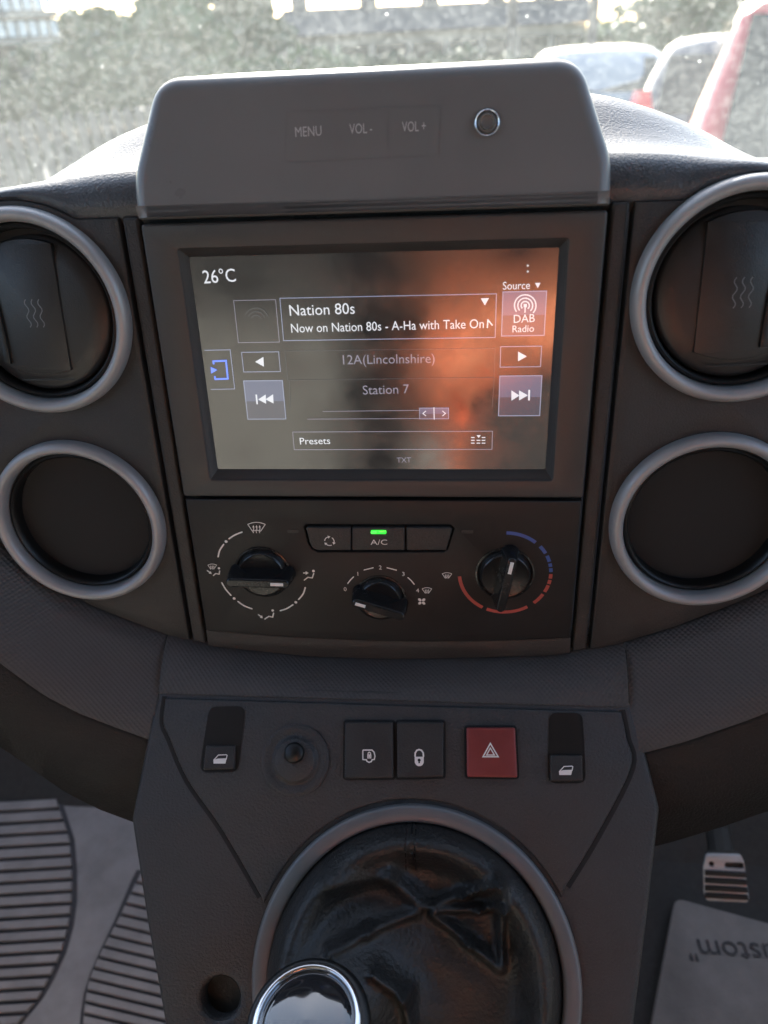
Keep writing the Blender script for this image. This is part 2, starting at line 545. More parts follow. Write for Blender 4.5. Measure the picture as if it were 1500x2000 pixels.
# =================================================================== AIR VENTS
def air_vent(cx, cy, R, upper, side, label):
    t = thing('air_vent', label, 'air vent', (cx, cy, -30), group='round air vents beside the centre stack')
    ring = [(R - 6.2, -6), (R - 6.1, 2.0), (R - 5.8, 3.8), (R - 4.9, 5.4), (R - 3.2, 6.3), (R - 1.6, 5.6), (R - 0.5, 4.0), (R, 2.0), (R, -2)]
    MB().lathe(ring, cx, cy, 96).obj('trim_ring', 'silver', t, angle=60)
    MB().lathe([(R - 6.15, -3.5), (R - 6.8, 0.2), (R - 8.0, 0.8), (R - 8.8, 0.2), (R - 9.2, -3), (R - 9.6, -16)], cx, cy, 96).obj('inner_collar', 'black', t, angle=50)
    if upper:
        # eyeball with a closed disc flap, slightly turned
        tilt = Matrix.Translation((cx, cy, -3.5)) @ Matrix.Rotation(rad(4 * side), 4, 'Y') @ Matrix.Rotation(rad(-5), 4, 'X')
        r = R - 9.8
        mb = MB(); mb.lathe([(r - 0.2, -12), (r, -3), (r - 0.8, -0.8), (r - 2.2, 0.2), (r - 9, 1.6), (0, 2.2)], 0, 0, 72, mat=tilt)
        fl = mb.obj('flap', 'flap', t, angle=60)
        mb = MB()
        for k in (-1, 0, 1):                                   # three wavy heat lines, moulded
            pts = [(k * 3.2 + 0.8 * math.sin(q * 1.05), -6 + q) for q in range(13)]
            mb2 = MB(); mb2.stroke(pts, 0.45, 2.85); mb.add([tuple(tilt @ Vector(v)) for v in mb2.v], mb2.f)
        mb.obj('heat_symbol', 'print_dim' if False else 'trim', fl)
        # closing plate lying proud across the disc
        xa, xb = (-19, 13) if side < 0 else (-17, 19)
        pl_ = [(x, 0.90 * math.sqrt(max(0, r * r - x * x))) for x in xr(xa, xb, 14)]
        pl_ = ccw(pl_ + [(x, -0.86 * y) for x, y in pl_[::-1]])
        mp_ = MB(); mp_.plate([pl_], -1, 2.75, 0.5, 2); mp_.v = [tuple(tilt @ Vector(v)) for v in mp_.v]
        mp_.obj('closing_plate', 'flap', fl)
        # moulded ribs across the flap
        mb = MB()
        w = side * 14
        pr = [(w - 3 + 3 * (q / 8) ** 2 * side, -22 + q * 5.4) for q in range(9)]
        mbs = MB(); mbs.plate([ccw([(a - 1.6, b) for a, b in pr] + [(a + 1.6, b) for a, b in pr[::-1]])], 1, 4.0, 0.5, 2); mb.add([tuple(tilt @ Vector(v)) for v in mbs.v], mbs.f)
        mbs = MB(); mbs.stroke([(-12, -29.5), (14, -29)], 0.6, 2.2); mb.add([tuple(tilt @ Vector(v)) for v in mbs.v], mbs.f)
        mb.obj('flap_rib', 'black', fl)
    else:
        r = R - 9.7
        mb = MB(); mb.lathe([(r, -14), (r - 0.4, -17.5), (r - 5, -18.5), (0, -18.5)], cx, cy, 72)
        fl = mb.obj('flap', 'black', t, angle=50)
        mb = MB(); mb.stroke([(cx + 8, cy - 2), (cx + 14, cy - 10), (cx + 23, cy - 17)], 0.8, -18.1); mb.obj('flap_rib', 'trim', fl)
    return t
air_vent(*VENTS[0], True, -1, 'round silver-ringed air vent left of the lit screen, heat waves moulded on flap')
air_vent(*VENTS[1], True, 1, 'round silver-ringed air vent right of the lit screen, tall pale rib on flap')
air_vent(*VENTS[2], False, -1, 'round silver-ringed air vent with dark plain disc, beside the air-flow direction knob')
air_vent(*VENTS[3], False, 1, 'round silver-ringed air vent with dark plain disc, beside the blue and red temperature knob')

# =================================================================== TOUCHSCREEN UNIT
unit = thing('touchscreen_unit', 'hooded dark grey touchscreen unit showing a lit radio station page', 'touchscreen', (0, -60, -60))
hood = rpoly([(-94.2, 63.0), (94.2, 63.0), (93.8, 79), (80.2, 113.4), (-80.6, 113.4), (-94.0, 79)], [1, 1, 30, 14, 14, 30], 12)
def hood_y(x, y, z):
    return y + 0.11 * max(0.0, 4.0 - z) * max(0.0, min(1.0, (y - 90) / 20.0))
def hoodz(x, y, z):
    t = (z + 90) / 98.0
    return z - 0.16 * max(0, y - 63) * max(0, t)
hb_ = MB().plate([hood], -90, 8.0, 5.5, 6)
hb_.v = [(x, hood_y(x, y, z), hoodz(x, y, z)) for x, y, z in hb_.v]
hb_.obj('hood', 'hood', unit, angle=40)
hz_ = lambda x, y, d=0.0: hoodz(x, y, 8.0) + d
def on_hood(mb):
    mb.v = [(x, y, hz_(x, y, z)) for x, y, z in mb.v]
    return mb
# touch keys: a shallow panel with three fields
kp = [BP(560, 218, 2), BP(862, 205, 2), BP(858, 303, 2), BP(560, 316, 2)]
on_hood(MB().plate([rpoly(kp, 1.5, 4)], -2, 0.05)).obj('key_panel', 'hood', unit)
mb = MB()
mb.stroke(rpoly(kp, 1.5, 4), 0.22, 0.14, closed=True)
for x0, x1 in ((658, 660), (758, 760)):
    mb.stroke([BP(x0, 214, 2), BP(x1, 308, 2)], 0.22, 0.15)
on_hood(mb).obj('key_outline', 'trim', unit)
for s_, a, b in (('MENU', (579, 268), (630, 265)), ('VOL -', (684, 262), (728, 260)), ('VOL +', (786, 258), (832, 256))):
    on_hood(MB().text(s_, BP(*a, 2), BP(*b, 2), 0.45, 3.6)).obj('key_lettering', 'print_key', unit)
bx, by = BP(951, 240, 2)
pb = MB().lathe([(5.0, -1), (5.0, 0.9), (4.4, 1.5), (3.9, 1.2), (3.7, 0.4)], bx, by, 40)
pb = on_hood(pb).obj('power_button', 'chrome', unit, angle=60)
on_hood(MB().lathe([(3.7, 0.2), (3.5, 1.0), (2.9, 1.5), (2.4, 1.3), (1.2, 0.9), (0, 0.9)], bx, by, 40)).obj('button_cap', 'hood', pb, angle=60)
on_hood(MB().lathe([(2.75, 0.9), (2.6, 1.7), (2.2, 1.75), (2.0, 1.2)], bx, by, 40)).obj('button_ring', 'chrome', pb, angle=60)
# bezel with a stepped opening
BZ = 4.0
ro = [BP(1110, 467, BZ), BP(1078, 938, BZ), BP(413, 941, BZ), (0, 0)]
ox, oyt, oyb = 0.5 * (ro[0][0] + ro[1][0]), ro[0][1], ro[1][1]
SX, SY = 76.0, 47.3
opening = rpoly([(-ox, oyb), (ox, oyb), (ox, oyt), (-ox, oyt)], 0.8, 2)
outer = rpoly([(-93.6, -60.2), (93.6, -60.2), (93.6, 61.4), (-93.6, 61.4)], 1.5, 3)
MB().plate([outer, opening[::-1]], -30, BZ, 1.0, 3).obj('bezel', 'bezel', unit)
inner = rpoly([(-SX - 0.6, -SY - 0.6), (SX + 0.6, -SY - 0.6), (SX + 0.6, SY + 0.6), (-SX - 0.6, SY + 0.6)], 0.8, 2)
MB().grid([[(x, y, BZ - 1.0) for x, y in inset(opening, 0.0)], [(x, y, -0.4) for x, y in inner], [(x, y, -1.5) for x, y in inset(inner, 0.4)]], True).obj('screen_surround', 'bezel', unit)
disp = MB().plate([[(-SX - 1.2, -SY - 1.2), (SX + 1.2, -SY - 1.2), (SX + 1.2, SY + 1.2), (-SX - 1.2, SY + 1.2)]], -4, -0.6).obj('display', 'screen', unit)
ZU = -0.45
def ui_frame(pxs, mat, w=0.35, fill=None, closed=True, name='button_frame'):
    p = [BP(*q) for q in pxs]
    # straighten to the panel's own right angles
    if len(p) == 4:
        x0 = (p[0][0] + p[3][0]) / 2; x1 = (p[1][0] + p[2][0]) / 2
        y1 = (p[0][1] + p[1][1]) / 2; y0 = (p[2][1] + p[3][1]) / 2
        p = [(x0, y1), (x1, y1), (x1, y0), (x0, y0)]
        if fill:
            ym = y0 + (y1 - y0) * 0.47
            MB().flat([(x0, ym), (x1, ym), (x1, y1), (x0, y1)], ZU).obj('button_shade', fill[0], disp)
            MB().flat([(x0, y0), (x1, y0), (x1, ym), (x0, ym)], ZU).obj('button_shade', fill[1], disp)
    MB().stroke(p, w, ZU + 0.06, closed=closed).obj(name, mat, disp)
def ui_text(s_, a, b, mat, cap=None):
    MB().text(s_, BP(*a), BP(*b), ZU + 0.12, cap).obj('screen_text', mat, disp)
def ui_poly(polys, mat, name='icon'):
    mb = MB()
    for p in polys:
        mb.flat([BP(*q) for q in p], ZU + 0.12)
    mb.obj(name, mat, disp)
def ui_lines(lines, mat, w=0.35, name='icon'):
    mb = MB()
    for l in lines:
        mb.stroke([BP(*q) for q in l], w, ZU + 0.10)
    return mb.obj(name, mat, disp)
ui_text('26\u00b0C', (398, 554), (461, 550), 'ui', 5.6)
ui_frame([(456, 588), (540, 585), (543, 668), (465, 670)], 'ui_dim', 0.25)
ui_lines([[(500 + r * math.cos(a / 10), 626 - r * math.sin(a / 10)) for a in range(3, 29, 2)] for r in (10, 17, 24)], 'ui_vdim', 0.4)
ui_frame([(546, 584), (970, 573), (967, 657), (554, 668)], 'ui_mid', 0.3)
ui_text('Nation 80s', (566, 617), (693, 613), 'ui', 4.8)
ui_text('Now on Nation 80s - A-Ha with Take On', (569, 650), (945, 641), 'ui', 4.0)
ui_lines([[(952, 641), (953, 624)], [(952.5, 624.5), (962, 636)]], 'ui', 0.55, 'screen_text')
ui_poly([[(939, 583), (955, 582.5), (947, 597)]], 'ui')
ui_text('Source', (982, 566), (1035, 564.5), 'ui', 3.3)
ui_poly([[(1045, 553), (1056, 552.5), (1050.5, 563)]], 'ui')
ui_poly([[(1031 + 2.2 * math.cos(k), yy + 2.2 * math.sin(k)) for k in (0, 0.9, 1.8, 2.7, 3.6, 4.5, 5.4)] for yy in (519, 530.5)], 'ui')
ui_frame([(983, 571), (1068, 568), (1063, 655), (979, 657)], 'ui_mid', 0.35, ('ui_fill', 'ui_fill2'))
cx_, cy_ = 1026, 597
ui_lines([[(cx_ + r * math.cos(a / 20), cy_ - r * math.sin(a / 20)) for a in range(-int(20 * e), int(20 * (math.pi + e)) + 1, 3)] for r, e in ((8, .9), (14.5, .8), (21, .75))] + [[(cx_, cy_), (cx_ - 0.5, cy_ + 14)]], 'ui', 0.5)
ui_poly([[(cx_ - 3, cy_ - 3), (cx_ + 3, cy_ - 3), (cx_ + 3, cy_ + 3), (cx_ - 3, cy_ + 3)]], 'ui')
ui_text('DAB', (1003.5, 631), (1044.5, 629), 'ui', 3.5)
ui_text('Radio', (1001, 649.5), (1043, 648), 'ui', 3.0)
ui_frame([(471, 689), (544, 687), (547, 725), (476, 728)], 'ui_mid', 0.3)
ui_poly([[(498, 707), (514, 697.5), (515, 716.5)]], 'ui')
ui_frame([(978, 678), (1058, 676), (1056, 716), (977, 718)], 'ui_mid', 0.3)
ui_poly([[(1012, 687), (1029, 696.5), (1012, 706)]], 'ui')
ui_frame([(475, 745), (551, 743), (558, 818), (484, 820)], 'ui_mid', 0.35, ('ui_fill', 'ui_fill2'))
ui_poly([[(498.5, 771), (501.5, 771), (503.5, 790), (500.5, 790)], [(504, 780.5), (518.5, 771), (519.5, 789)], [(518.5, 780.2), (533, 770.5), (534, 788.5)]], 'ui')
ui_frame([(976, 736), (1058, 733), (1055, 812), (974, 813)], 'ui_mid', 0.35, ('ui_fill', 'ui_fill2'))
ui_poly([[(999, 763), (1014.5, 773), (999, 783)], [(1014, 763), (1031, 772.5), (1014, 782.5)], [(1032, 762), (1035.5, 762), (1035, 782.5), (1031.5, 782.5)]], 'ui')
ui_lines([[(399, 684.5), (449, 683.5), (458, 760), (411, 761)]], 'ui_mid', 0.3, 'button_frame')
ui_lines([[(417, 712), (416, 706), (441, 705), (444.5, 740), (420, 741), (419, 735)]], 'ui_blue', 0.75)
ui_poly([[(411, 717), (424, 723), (412, 730)]], 'ui_blue')
ui_lines([[(556, 686), (967, 681), (965, 738), (562, 743), (556, 686)], [(565, 743), (567, 798)], [(965, 738), (962, 795)]], 'ui_vdim', 0.25, 'list_outline')
ui_text('12A(Lincolnshire)', (670, 712), (849, 709), 'ui_dim', 4.3)
ui_text('Station 7', (709, 771), (799, 768.5), 'ui_dim', 4.3)
ui_lines([[(630, 804), (819, 802)], [(600, 819), (819, 818)]], 'ui_dim', 0.25, 'slider_line')
ui_frame([(819, 798), (876, 797), (876, 818), (820, 819)], 'ui_mid', 0.3, ('ui_fill', 'ui_fill2'))
ui_lines([[(847.5, 796), (848, 820)], [(832, 803), (826, 808), (832, 813)], [(864, 803), (870, 808), (864, 813)]], 'ui', 0.4)
ui_frame([(572, 846), (962, 841), (961, 877), (574, 880)], 'ui_dim', 0.3)
ui_text('Presets', (586, 868.5), (645, 867.5), 'ui', 3.4)
ui_lines([[(x, y), (x + 7, y)] for x in (920, 931, 941) for y in (855, 860.5, 866) if not (x == 931 and y == 855)], 'ui', 0.45)
ui_poly([[(931, 850.5), (939, 850.5), (935, 856)]], 'ui')
ui_text('TXT', (775, 904), (803, 903.5), 'ui_dim', 2.6)

# =================================================================== CLIMATE PANEL
cl = thing('climate_control_panel', 'black heater control panel with three rotary knobs below the screen', 'control panel', (0, -130, -25))
CZ = 2.6
face = ccw([(-93.6, -62.2)] + [(x, clim_y(x)) for x in xr(-93.6, 93.6, 40)] + [(93.6, -62.2)])
BZc = CZ
btn = {}
def A_(x, y, z=CZ): return BP(380 + x / 3.75, 980 + y / 3.75, z)
def B_(x, y, z=CZ): return BP(740 + x / 3.75, 980 + y / 3.75, z)
b1 = [A_(818, 192), A_(826, 180), A_(1146, 184), A_(1148, 350), A_(905, 350), A_(866, 334), A_(846, 296)]
b2 = [A_(1156, 184), B_(190, 184), B_(192, 350), A_(1157, 350)]
b3 = [B_(202, 184), B_(524, 184), B_(538, 200), B_(494, 350), B_(204, 350)]
hole = ccw([A_(806, 188), A_(820, 170), B_(528, 172), B_(550, 196), B_(502, 350), B_(478, 368), A_(900, 368), A_(852, 342), A_(832, 300)])
MB().plate([face, hole[::-1]], -20, CZ, 0.9, 3).obj('panel', 'climate', cl)
MB().plate([inset(hole, -1.2)], -8, CZ - 3.0).obj('button_well', 'gap', cl)
BTN = []
for k, b in enumerate((b1, b2, b3)):
    BTN.append(MB().plate([rpoly(b, 0.5, 2)], -4, CZ + 0.9, 0.7, 3, zf=lambda x, y, z: z + 0.02 * max(0, -y - 75)).obj('button', 'fascia', cl))
def zb(y): return CZ + 0.9 + 0.02 * max(0, -y - 75) + 0.12
# recirculation symbol
mb = MB()
cx_, cy_ = A_(988, 288, CZ + 1)
for k in range(3):
    a0 = rad(90 + 120 * k + 14)
    pts = [(cx_ + 2.3 * math.cos(a0 + rad(8 * i)), cy_ + 2.3 * math.sin(a0 + rad(8 * i))) for i in range(10)]
    mb.stroke(pts, 0.42, zb(cy_))
    e = a0; p = (cx_ + 2.3 * math.cos(e), cy_ + 2.3 * math.sin(e))
    tx, ty = math.sin(e), -math.cos(e)
    mb.flat([(p[0] + tx * 1.2, p[1] + ty * 1.2), (p[0] + math.cos(e) * 0.8, p[1] + math.sin(e) * 0.8), (p[0] - math.cos(e) * 0.8, p[1] - math.sin(e) * 0.8)], zb(cy_))
mb.obj('symbol', 'print', BTN[0])
a, b = A_(1290, 313, CZ + 1), A_(1412, 313, CZ + 1)
MB().text('A/C', a, b, zb(a[1]), 2.9).obj('lettering', 'print', BTN[1])
led = rpoly([A_(1290, 207, CZ + 1), A_(1406, 207, CZ + 1), A_(1406, 235, CZ + 1), A_(1290, 235, CZ + 1)], 0.8, 4)
MB().plate([led], 0, zb(a[1]) + 0.3, 0.3, 2).obj('led', 'led', BTN[1])
for q in ([A_(680, 203), A_(765, 203), A_(765, 228), A_(680, 228)], [B_(603, 208), B_(690, 208), B_(690, 232), B_(603, 232)]):
    MB().plate([rpoly(q, 0.7, 4)], 0, CZ + 0.15, 0.1, 1).obj('light_sensor', 'fascia', cl)
ZP = CZ + 0.08
K1, K2, K3 = BP(513.5, 1117, CZ), BP(743, 1167, CZ), BP(986, 1120, CZ)
def prints(name, mat, lines=(), polys=(), dots=(), w=0.7, parent=None):
    mb = MB()
    for l in lines: mb.stroke(l, w, ZP, cap=True)
    for p in polys: mb.flat(p, ZP)
    for c, r in dots: mb.flat(circ(c[0], c[1], r, 14), ZP)
    return mb.obj(name, mat, parent or cl)
for ln in ([(253, 270), (295, 243), (347, 222)], [(173, 402), (185, 355), (213, 312)], [(200, 593), (228, 640), (266, 684)], [(318, 730), (365, 762), (420, 783)], [(628, 797), (675, 782), (720, 754)], [(763, 714), (795, 675), (811, 628)]):
    prints('dial_mark', 'print', [catmull([A_(*p) for p in ln], 4)], w=0.75)
for d in ((231, 291), (290, 708), (742, 736)):
    prints('dial_dot', 'print', dots=[(A_(*d), 0.75)])
def defrost(T, x, y, k, w, nm='defrost_symbol'):
    f = lambda a, b: T(x + a * k, y + b * k)
    out = catmull([f(-64, -26), f(-32, -37), f(0, -41), f(32, -37), f(64, -26)], 4)
    lines = [out, [f(-64, -26), f(-30, 24)], [f(64, -26), f(30, 24)], [f(-30, 24), f(0, 16), f(30, 24)]]
    pol = []
    for q in (-23, 0, 23):
        lines.append([f(q, 36), f(q - 3, 22), f(q + 3, 8), f(q, -6)])
        pol.append([f(q - 8, -4), f(q + 8, -4), f(q, -20)])
    prints(nm, 'print', lines, pol, w=w)
defrost(A_, 454, 191, 1.0, 0.38)
defrost(A_, 130, 476, 0.5, 0.28)
defrost(B_, 352, 651, 0.54, 0.3)
defrost(B_, 499, 541, 0.54, 0.3)
def person(hx, hy, hr, body, ar, w=0.62):
    prints('air_flow_symbol', 'print', [[A_(*p) for p in body], [A_(*ar[0]), A_(*ar[1])]], [[A_(*p) for p in ar[2]]], [(A_(hx, hy), hr)], w=w)
person(871, 507, 0.7, [(804, 573), (830, 553), (862, 557), (873, 524)], ((799, 521), (815, 521), [(814, 508), (836, 521), (814, 535)]))
person(572, 796, 0.68, [(515, 858), (545, 838), (572, 845), (579, 815)], ((468, 826), (485, 839), [(494, 831), (500, 853), (478, 848)]))
person(179, 487, 0.6, [(138, 540), (155, 525), (180, 530), (184, 506)], ((94, 504), (110, 516), [(119, 508), (125, 529), (104, 524)]))
for s_, T, x0, x1, yb in (('0', A_, 1087, 1121, 653), ('1', A_, 1187, 1207, 541), ('2', A_, 1346, 1376, 495), ('3', B_, 165, 195, 542), ('4', B_, 268, 300, 663)):
    MB().text(s_, T(x0, yb), T(x1, yb), ZP, 2.3, nat=True).obj('dial_number', 'print', cl)
for T, ln in ((A_, [(1122, 598), (1141, 573), (1164, 550)]), (A_, [(1242, 499), (1308, 483)]), (B_, [(60, 483), (128, 500)]), (B_, [(213, 555), (237, 577), (258, 603)])):
    prints('dial_mark', 'print', [[T(*p) for p in ln]], w=0.55)
mb = MB()
fx, fy = B_(314, 730)
for k in range(4):
    a0 = rad(45 + 90 * k)
    mb.flat([(fx + 1.35 * math.cos(a0) + (0.95 * math.cos(q) * math.cos(a0) - 0.72 * math.sin(q) * math.sin(a0)), fy + 1.35 * math.sin(a0) + (0.95 * math.cos(q) * math.sin(a0) + 0.72 * math.sin(q) * math.cos(a0))) for q in [i * math.pi / 7 for i in range(14)]], ZP + 0.01 * k)
mb.obj('fan_symbol', 'print', cl)
RA = 21.9
def arc(c, r, a0, a1):
    n = max(2, int(abs(a1 - a0) / 5))
    return [(c[0] + r * math.sin(rad(a0 + (a1 - a0) * i / n)), c[1] + r * math.cos(rad(a0 + (a1 - a0) * i / n))) for i in range(n + 1)]
for a0, a1, col in ((0, 39, 'print_blue'), (47, 59, 'print_blue'), (63, 72, 'print_blue'), (74.5, 79.5, 'print_blue'), (81.5, 87, 'print_blue'), (90, 96.5, 'print_red'), (98.5, 104.5, 'print_red'), (106.5, 117, 'print_red'), (121, 138, 'print_red'), (148, 202, 'print_red'), (208, 265, 'print_red')):
    MB().stroke(arc(K3, RA, a0, a1), 1.7, ZP, cap=False).obj('temperature_mark', col, cl)
# rotary knobs
def rotary(c, rdisc, L, ang, mark):
    mb = MB().lathe([(rdisc + 2.2, CZ - 3), (rdisc + 2.0, CZ + 0.4), (rdisc + 1.2, CZ + 0.7), (rdisc + 0.4, CZ + 0.2), (rdisc, CZ + 0.6), (rdisc - 0.3, CZ + 2.6), (rdisc - 1.1, CZ + 3.4), (rdisc - 3.0, CZ + 3.1), (0, CZ + 2.6)], c[0], c[1], 64)
    ca, sa = math.cos(rad(ang)), math.sin(rad(ang))
    def stadium(w, ex):
        p = []
        for side_ in (0, 1):
            for q in range(9):
                t_ = -math.pi / 2 + math.pi * q / 8 + math.pi * side_
                p.append(((L - w - ex) * (1 if side_ == 0 else -1) + w * math.cos(t_), w * math.sin(t_)))
        return p
    lv = [(4.6, 0.0, CZ + 0.2), (3.9, 0.2, CZ + 3.0), (3.0, 0.5, CZ + 7.0), (2.5, 0.9, CZ + 10.2), (2.35, 1.1, CZ + 11.2), (2.0, 1.3, CZ + 11.8), (1.5, 1.6, CZ + 12.0)]
    rows_ = [[(c[0] + ca * u - sa * v, c[1] + sa * u + ca * v, z) for u, v in stadium(w, ex)] for w, ex, z in lv]
    mb.grid(rows_, True)
    mb.add(rows_[-1], [tuple(range(len(rows_[-1])))])
    ko = mb.obj('rotary_knob', 'knob', cl, angle=45)
    u0, u1 = mark
    zt = CZ + 12.25
    f = lambda u, v: (c[0] + ca * u - sa * v, c[1] + sa * u + ca * v)
    MB().plate([ccw([f(u0, -0.85), f(u1, -0.85), f(u1, 0.85), f(u0, 0.85)])], zt - 2, zt, 0.2, 1).obj('pointer_mark', 'print', ko)
    return ko
rotary(K1, 12.2, 16.8, -1, (6.5, 12.8))
rotary(K2, 10.8, 14.5, 162, (6.5, 11.6))
rotary(K3, 12.2, 16.0, 80, (6.5, 12.8))

# =================================================================== GEAR CONSOLE
con = thing('gear_console', 'dark grained plastic gear console with switch row below heater panel', 'console', (0, -260, -150), PLINTH)
L_ = [QP(255, 1600), QP(285, 1800), QP(320, 2000)]
R_ = [QP(1290, 1580), QP(1265, 1800), QP(1240, 2000)]
body = [(-116.5, -20), (-120, -40), L_[0], L_[1], L_[2], (L_[2][0] + 8, -265), (R_[2][0] - 6, -265), R_[2], R_[1], R_[0], (127, -40), (121, -20)]
body = rpoly(body, 6, 3)
HOLE = QP(430, 1950)
GC, GR = (18.3, -149.5), 75.5
MB().plate([body, circ(HOLE[0], HOLE[1], 8.8, 40, cw=True), circ(GC[0], GC[1], GR - 3.5, 90, cw=True)], -150, 0, 3.0, 4).obj('body', 'console', con)
MB().lathe([(9.4, -1), (9.2, -9), (0, -9)], HOLE[0], HOLE[1], 32).obj('cup_recess', 'black', con)
def p1(sd_, h): return (P1O.y - UP1.y * sd_ + N1.y * h, P1O.z - UP1.z * sd_ + N1.z * h)
rs = []
for x in xr(-116.5, 121, 60):
    yb_ = bot_y(x) - 0.5
    ye, ze_ = p1(25.5, 0.6)
    pts = [(yb_ + 5, -9), (yb_, -2.0), (yb_ - 0.8, 0.2)]
    for t_ in (0.15, 0.35, 0.6, 0.85, 1.0):
        pts.append((yb_ - 0.8 + (ye - yb_ + 0.8) * (0.55 * t_ + 0.45 * t_ * t_), 0.2 + (ze_ - 0.2) * (1.25 * t_ - 0.25 * t_ * t_)))
    pts += [(pts[-1][0] - 1.6, pts[-1][1] - 0.8), (pts[-1][0] - 2.0, pts[-1][1] - 4)]
    rs.append([tuple(PLINTH.inverted() @ PANEL @ (Vector((x, y_, z_)) / 1000) * 1000) for y_, z_ in pts])
MB().grid(rs[::-1]).obj('upper_trim', 'dots', con, angle=50)
# switch panel with grooves running down to the gaiter ring
swp = [(-114, -27), (-113, -42), QP(330, 1445), QP(365, 1525), QP(432, 1622), QP(512, 1762), (-40, -118), (18, -110), (75, -113), QP(1108, 1738), QP(1170, 1630), QP(1240, 1490), (121, -40), (119, -27)]
gcw = circ(GC[0], GC[1], GR + 1.2, 90)
arcp = [p for p in gcw if p[1] > GC[1] + 25]
arcp.sort(key=lambda p: p[0])
left = catmull([(-113.5, -27), (-113.5, -40), QP(330, 1445), QP(365, 1525), QP(432, 1622), QP(508, 1752)], 5)
right = catmull([QP(1108, 1732), QP(1170, 1630), QP(1235, 1500), (120, -40), (118, -27)], 5)
arcp = [p for p in arcp if left[-1][0] + 1 < p[0] < right[0][0] - 1]
swl = ccw(left + arcp + right)
for gl_ in (left, right):
    MB().stroke(gl_, 2.8, 0.12).obj('panel_groove', 'gap', con)
MB().plate([inset(swl, 0.8)], -1, 1.6, 1.4, 3).obj('switch_panel', 'console', con)
SZ = 1.6
def Q_(x, y, ox=300, h=SZ): return QP(ox + x / 3.0, 1350 + y / 3.0, h)
def window_switch(pts, rocker, icon_c, ox):
    o = MB().stroke(rpoly(pts, 4, 5), 0.5, SZ + 0.35, closed=True)
    o.plate([rpoly(pts, 4, 5)], 0, SZ + 0.3, 0.2, 1)
    w = o.obj('window_switch', 'black', con)
    MB().plate([rpoly(rocker, 0.8, 3)], 0, SZ + 2.2, 0.9, 3).obj('rocker', 'fascia', w)
    x, y = icon_c
    f = lambda a, b: Q_(x + a, y + b, ox, SZ + 2.2)
    mb = MB()
    Zi = SZ + 2.3
    mb.stroke([f(-38, 8), f(-10, -22), f(36, -24), f(41, -20), f(36, 4)], 0.45, Zi)
    mb.flat([f(-40, 6), f(-14, -1), f(38, -3), f(32, 26), f(28, 28), f(-38, 28)], Zi)
    mb.obj('window_symbol', 'print', w)
window_switch([Q_(330, 95), Q_(538, 90), Q_(492, 470), Q_(270, 474)], [Q_(312, 318), Q_(486, 316), Q_(480, 456), Q_(296, 460)], (390, 396), 300)
window_switch([Q_(1120, 130, 700), Q_(1310, 128, 700), Q_(1330, 536, 700), Q_(1112, 538, 700)], [Q_(1120, 372, 700), Q_(1308, 374, 700), Q_(1312, 526, 700), Q_(1122, 526, 700)], (1215, 463), 700)
sx, sy = QP(577, 1484, SZ)
so = MB().lathe([(17.2, 0), (17.0, SZ + 0.8), (15.8, SZ + 1.4), (13.8, SZ + 0.9), (12.2, SZ + 0.5), (11, SZ + 1.0), (10.4, SZ + 2.6), (9.2, SZ + 3.2), (0, SZ + 2.9)], sx, sy, 56).obj('power_socket', 'console', con, angle=50)
MB().lathe([(5.0, SZ + 2.8), (4.9, SZ + 5.0), (3.8, SZ + 6.0), (0, SZ + 6.2)], sx, sy + 3.5, 40).obj('socket_plug', 'black', so, angle=50)
def pushbutton(pts, mat, h=2.6, nm='switch'):
    MB().stroke(rpoly(pts, 1.2, 3), 1.3, SZ + 0.15, closed=True).obj('switch_gap', 'gap', con)
    return MB().plate([rpoly(inset(ccw(pts), 0.4), 1.0, 3)], 0, SZ + h, 0.9, 3).obj(nm, mat, con)
kb = pushbutton([QP(674, 1408), QP(770, 1408), QP(771, 1520), QP(673, 1521)], 'fascia')
lb = pushbutton([QP(775, 1408), QP(868, 1408), QP(868, 1518), QP(775, 1520)], 'fascia')
hb = pushbutton([QP(909, 1419), QP(1006, 1419), QP(1011, 1519), QP(910, 1518)], 'hazard', 3.4, 'hazard_switch')
ZS = SZ + 2.72
f = lambda x, y: Q_(x, y, 700, ZS)
mb = MB()
mb.stroke([f(332, 384), f(333, 362), f(342, 347), f(356, 342), f(370, 347), f(380, 362), f(381, 384)], 0.75, ZS)
mb.flat([f(330, 384), f(383, 384), f(383, 418), f(376, 432), f(364, 439), f(350, 439), f(338, 432), f(330, 418)], ZS)
mb.obj('lock_symbol', 'print', lb)
mb = MB()
mb.flat(circ(*f(356, 404), 0.75, 12), ZS + 0.05)
mb.flat([f(353, 405), f(359, 405), f(361, 422), f(351, 422)], ZS + 0.05)
mb.obj('keyhole', 'gap', lb)
mb = MB()
mb.stroke([f(26, 345), f(80, 345), f(92, 358), f(97, 380), f(93, 400), f(80, 402), f(76, 412), f(62, 417), f(50, 410), f(47, 402), f(26, 400), f(26, 345)], 0.6, ZS)
mb.stroke([f(56, 372), f(57, 362), f(64, 357), f(71, 362), f(72, 372)], 0.45, ZS)
mb.stroke([f(55, 373), f(73, 373), f(73, 391), f(55, 391)], 0.45, ZS, closed=True)
mb.flat(circ(*f(64, 381), 0.5, 8), ZS)
mb.obj('load_lock_symbol', 'print', kb)
ZH = SZ + 3.5
f = lambda x, y: Q_(x, y, 700, ZH)
mb = MB()
mb.stroke([f(773, 306), f(819, 384), f(730, 384)], 0.6, ZH, closed=True)
mb.stroke([f(773, 333), f(797, 374), f(751, 374)], 0.55, ZH, closed=True)
mb.obj('hazard_triangle', 'print', hb)

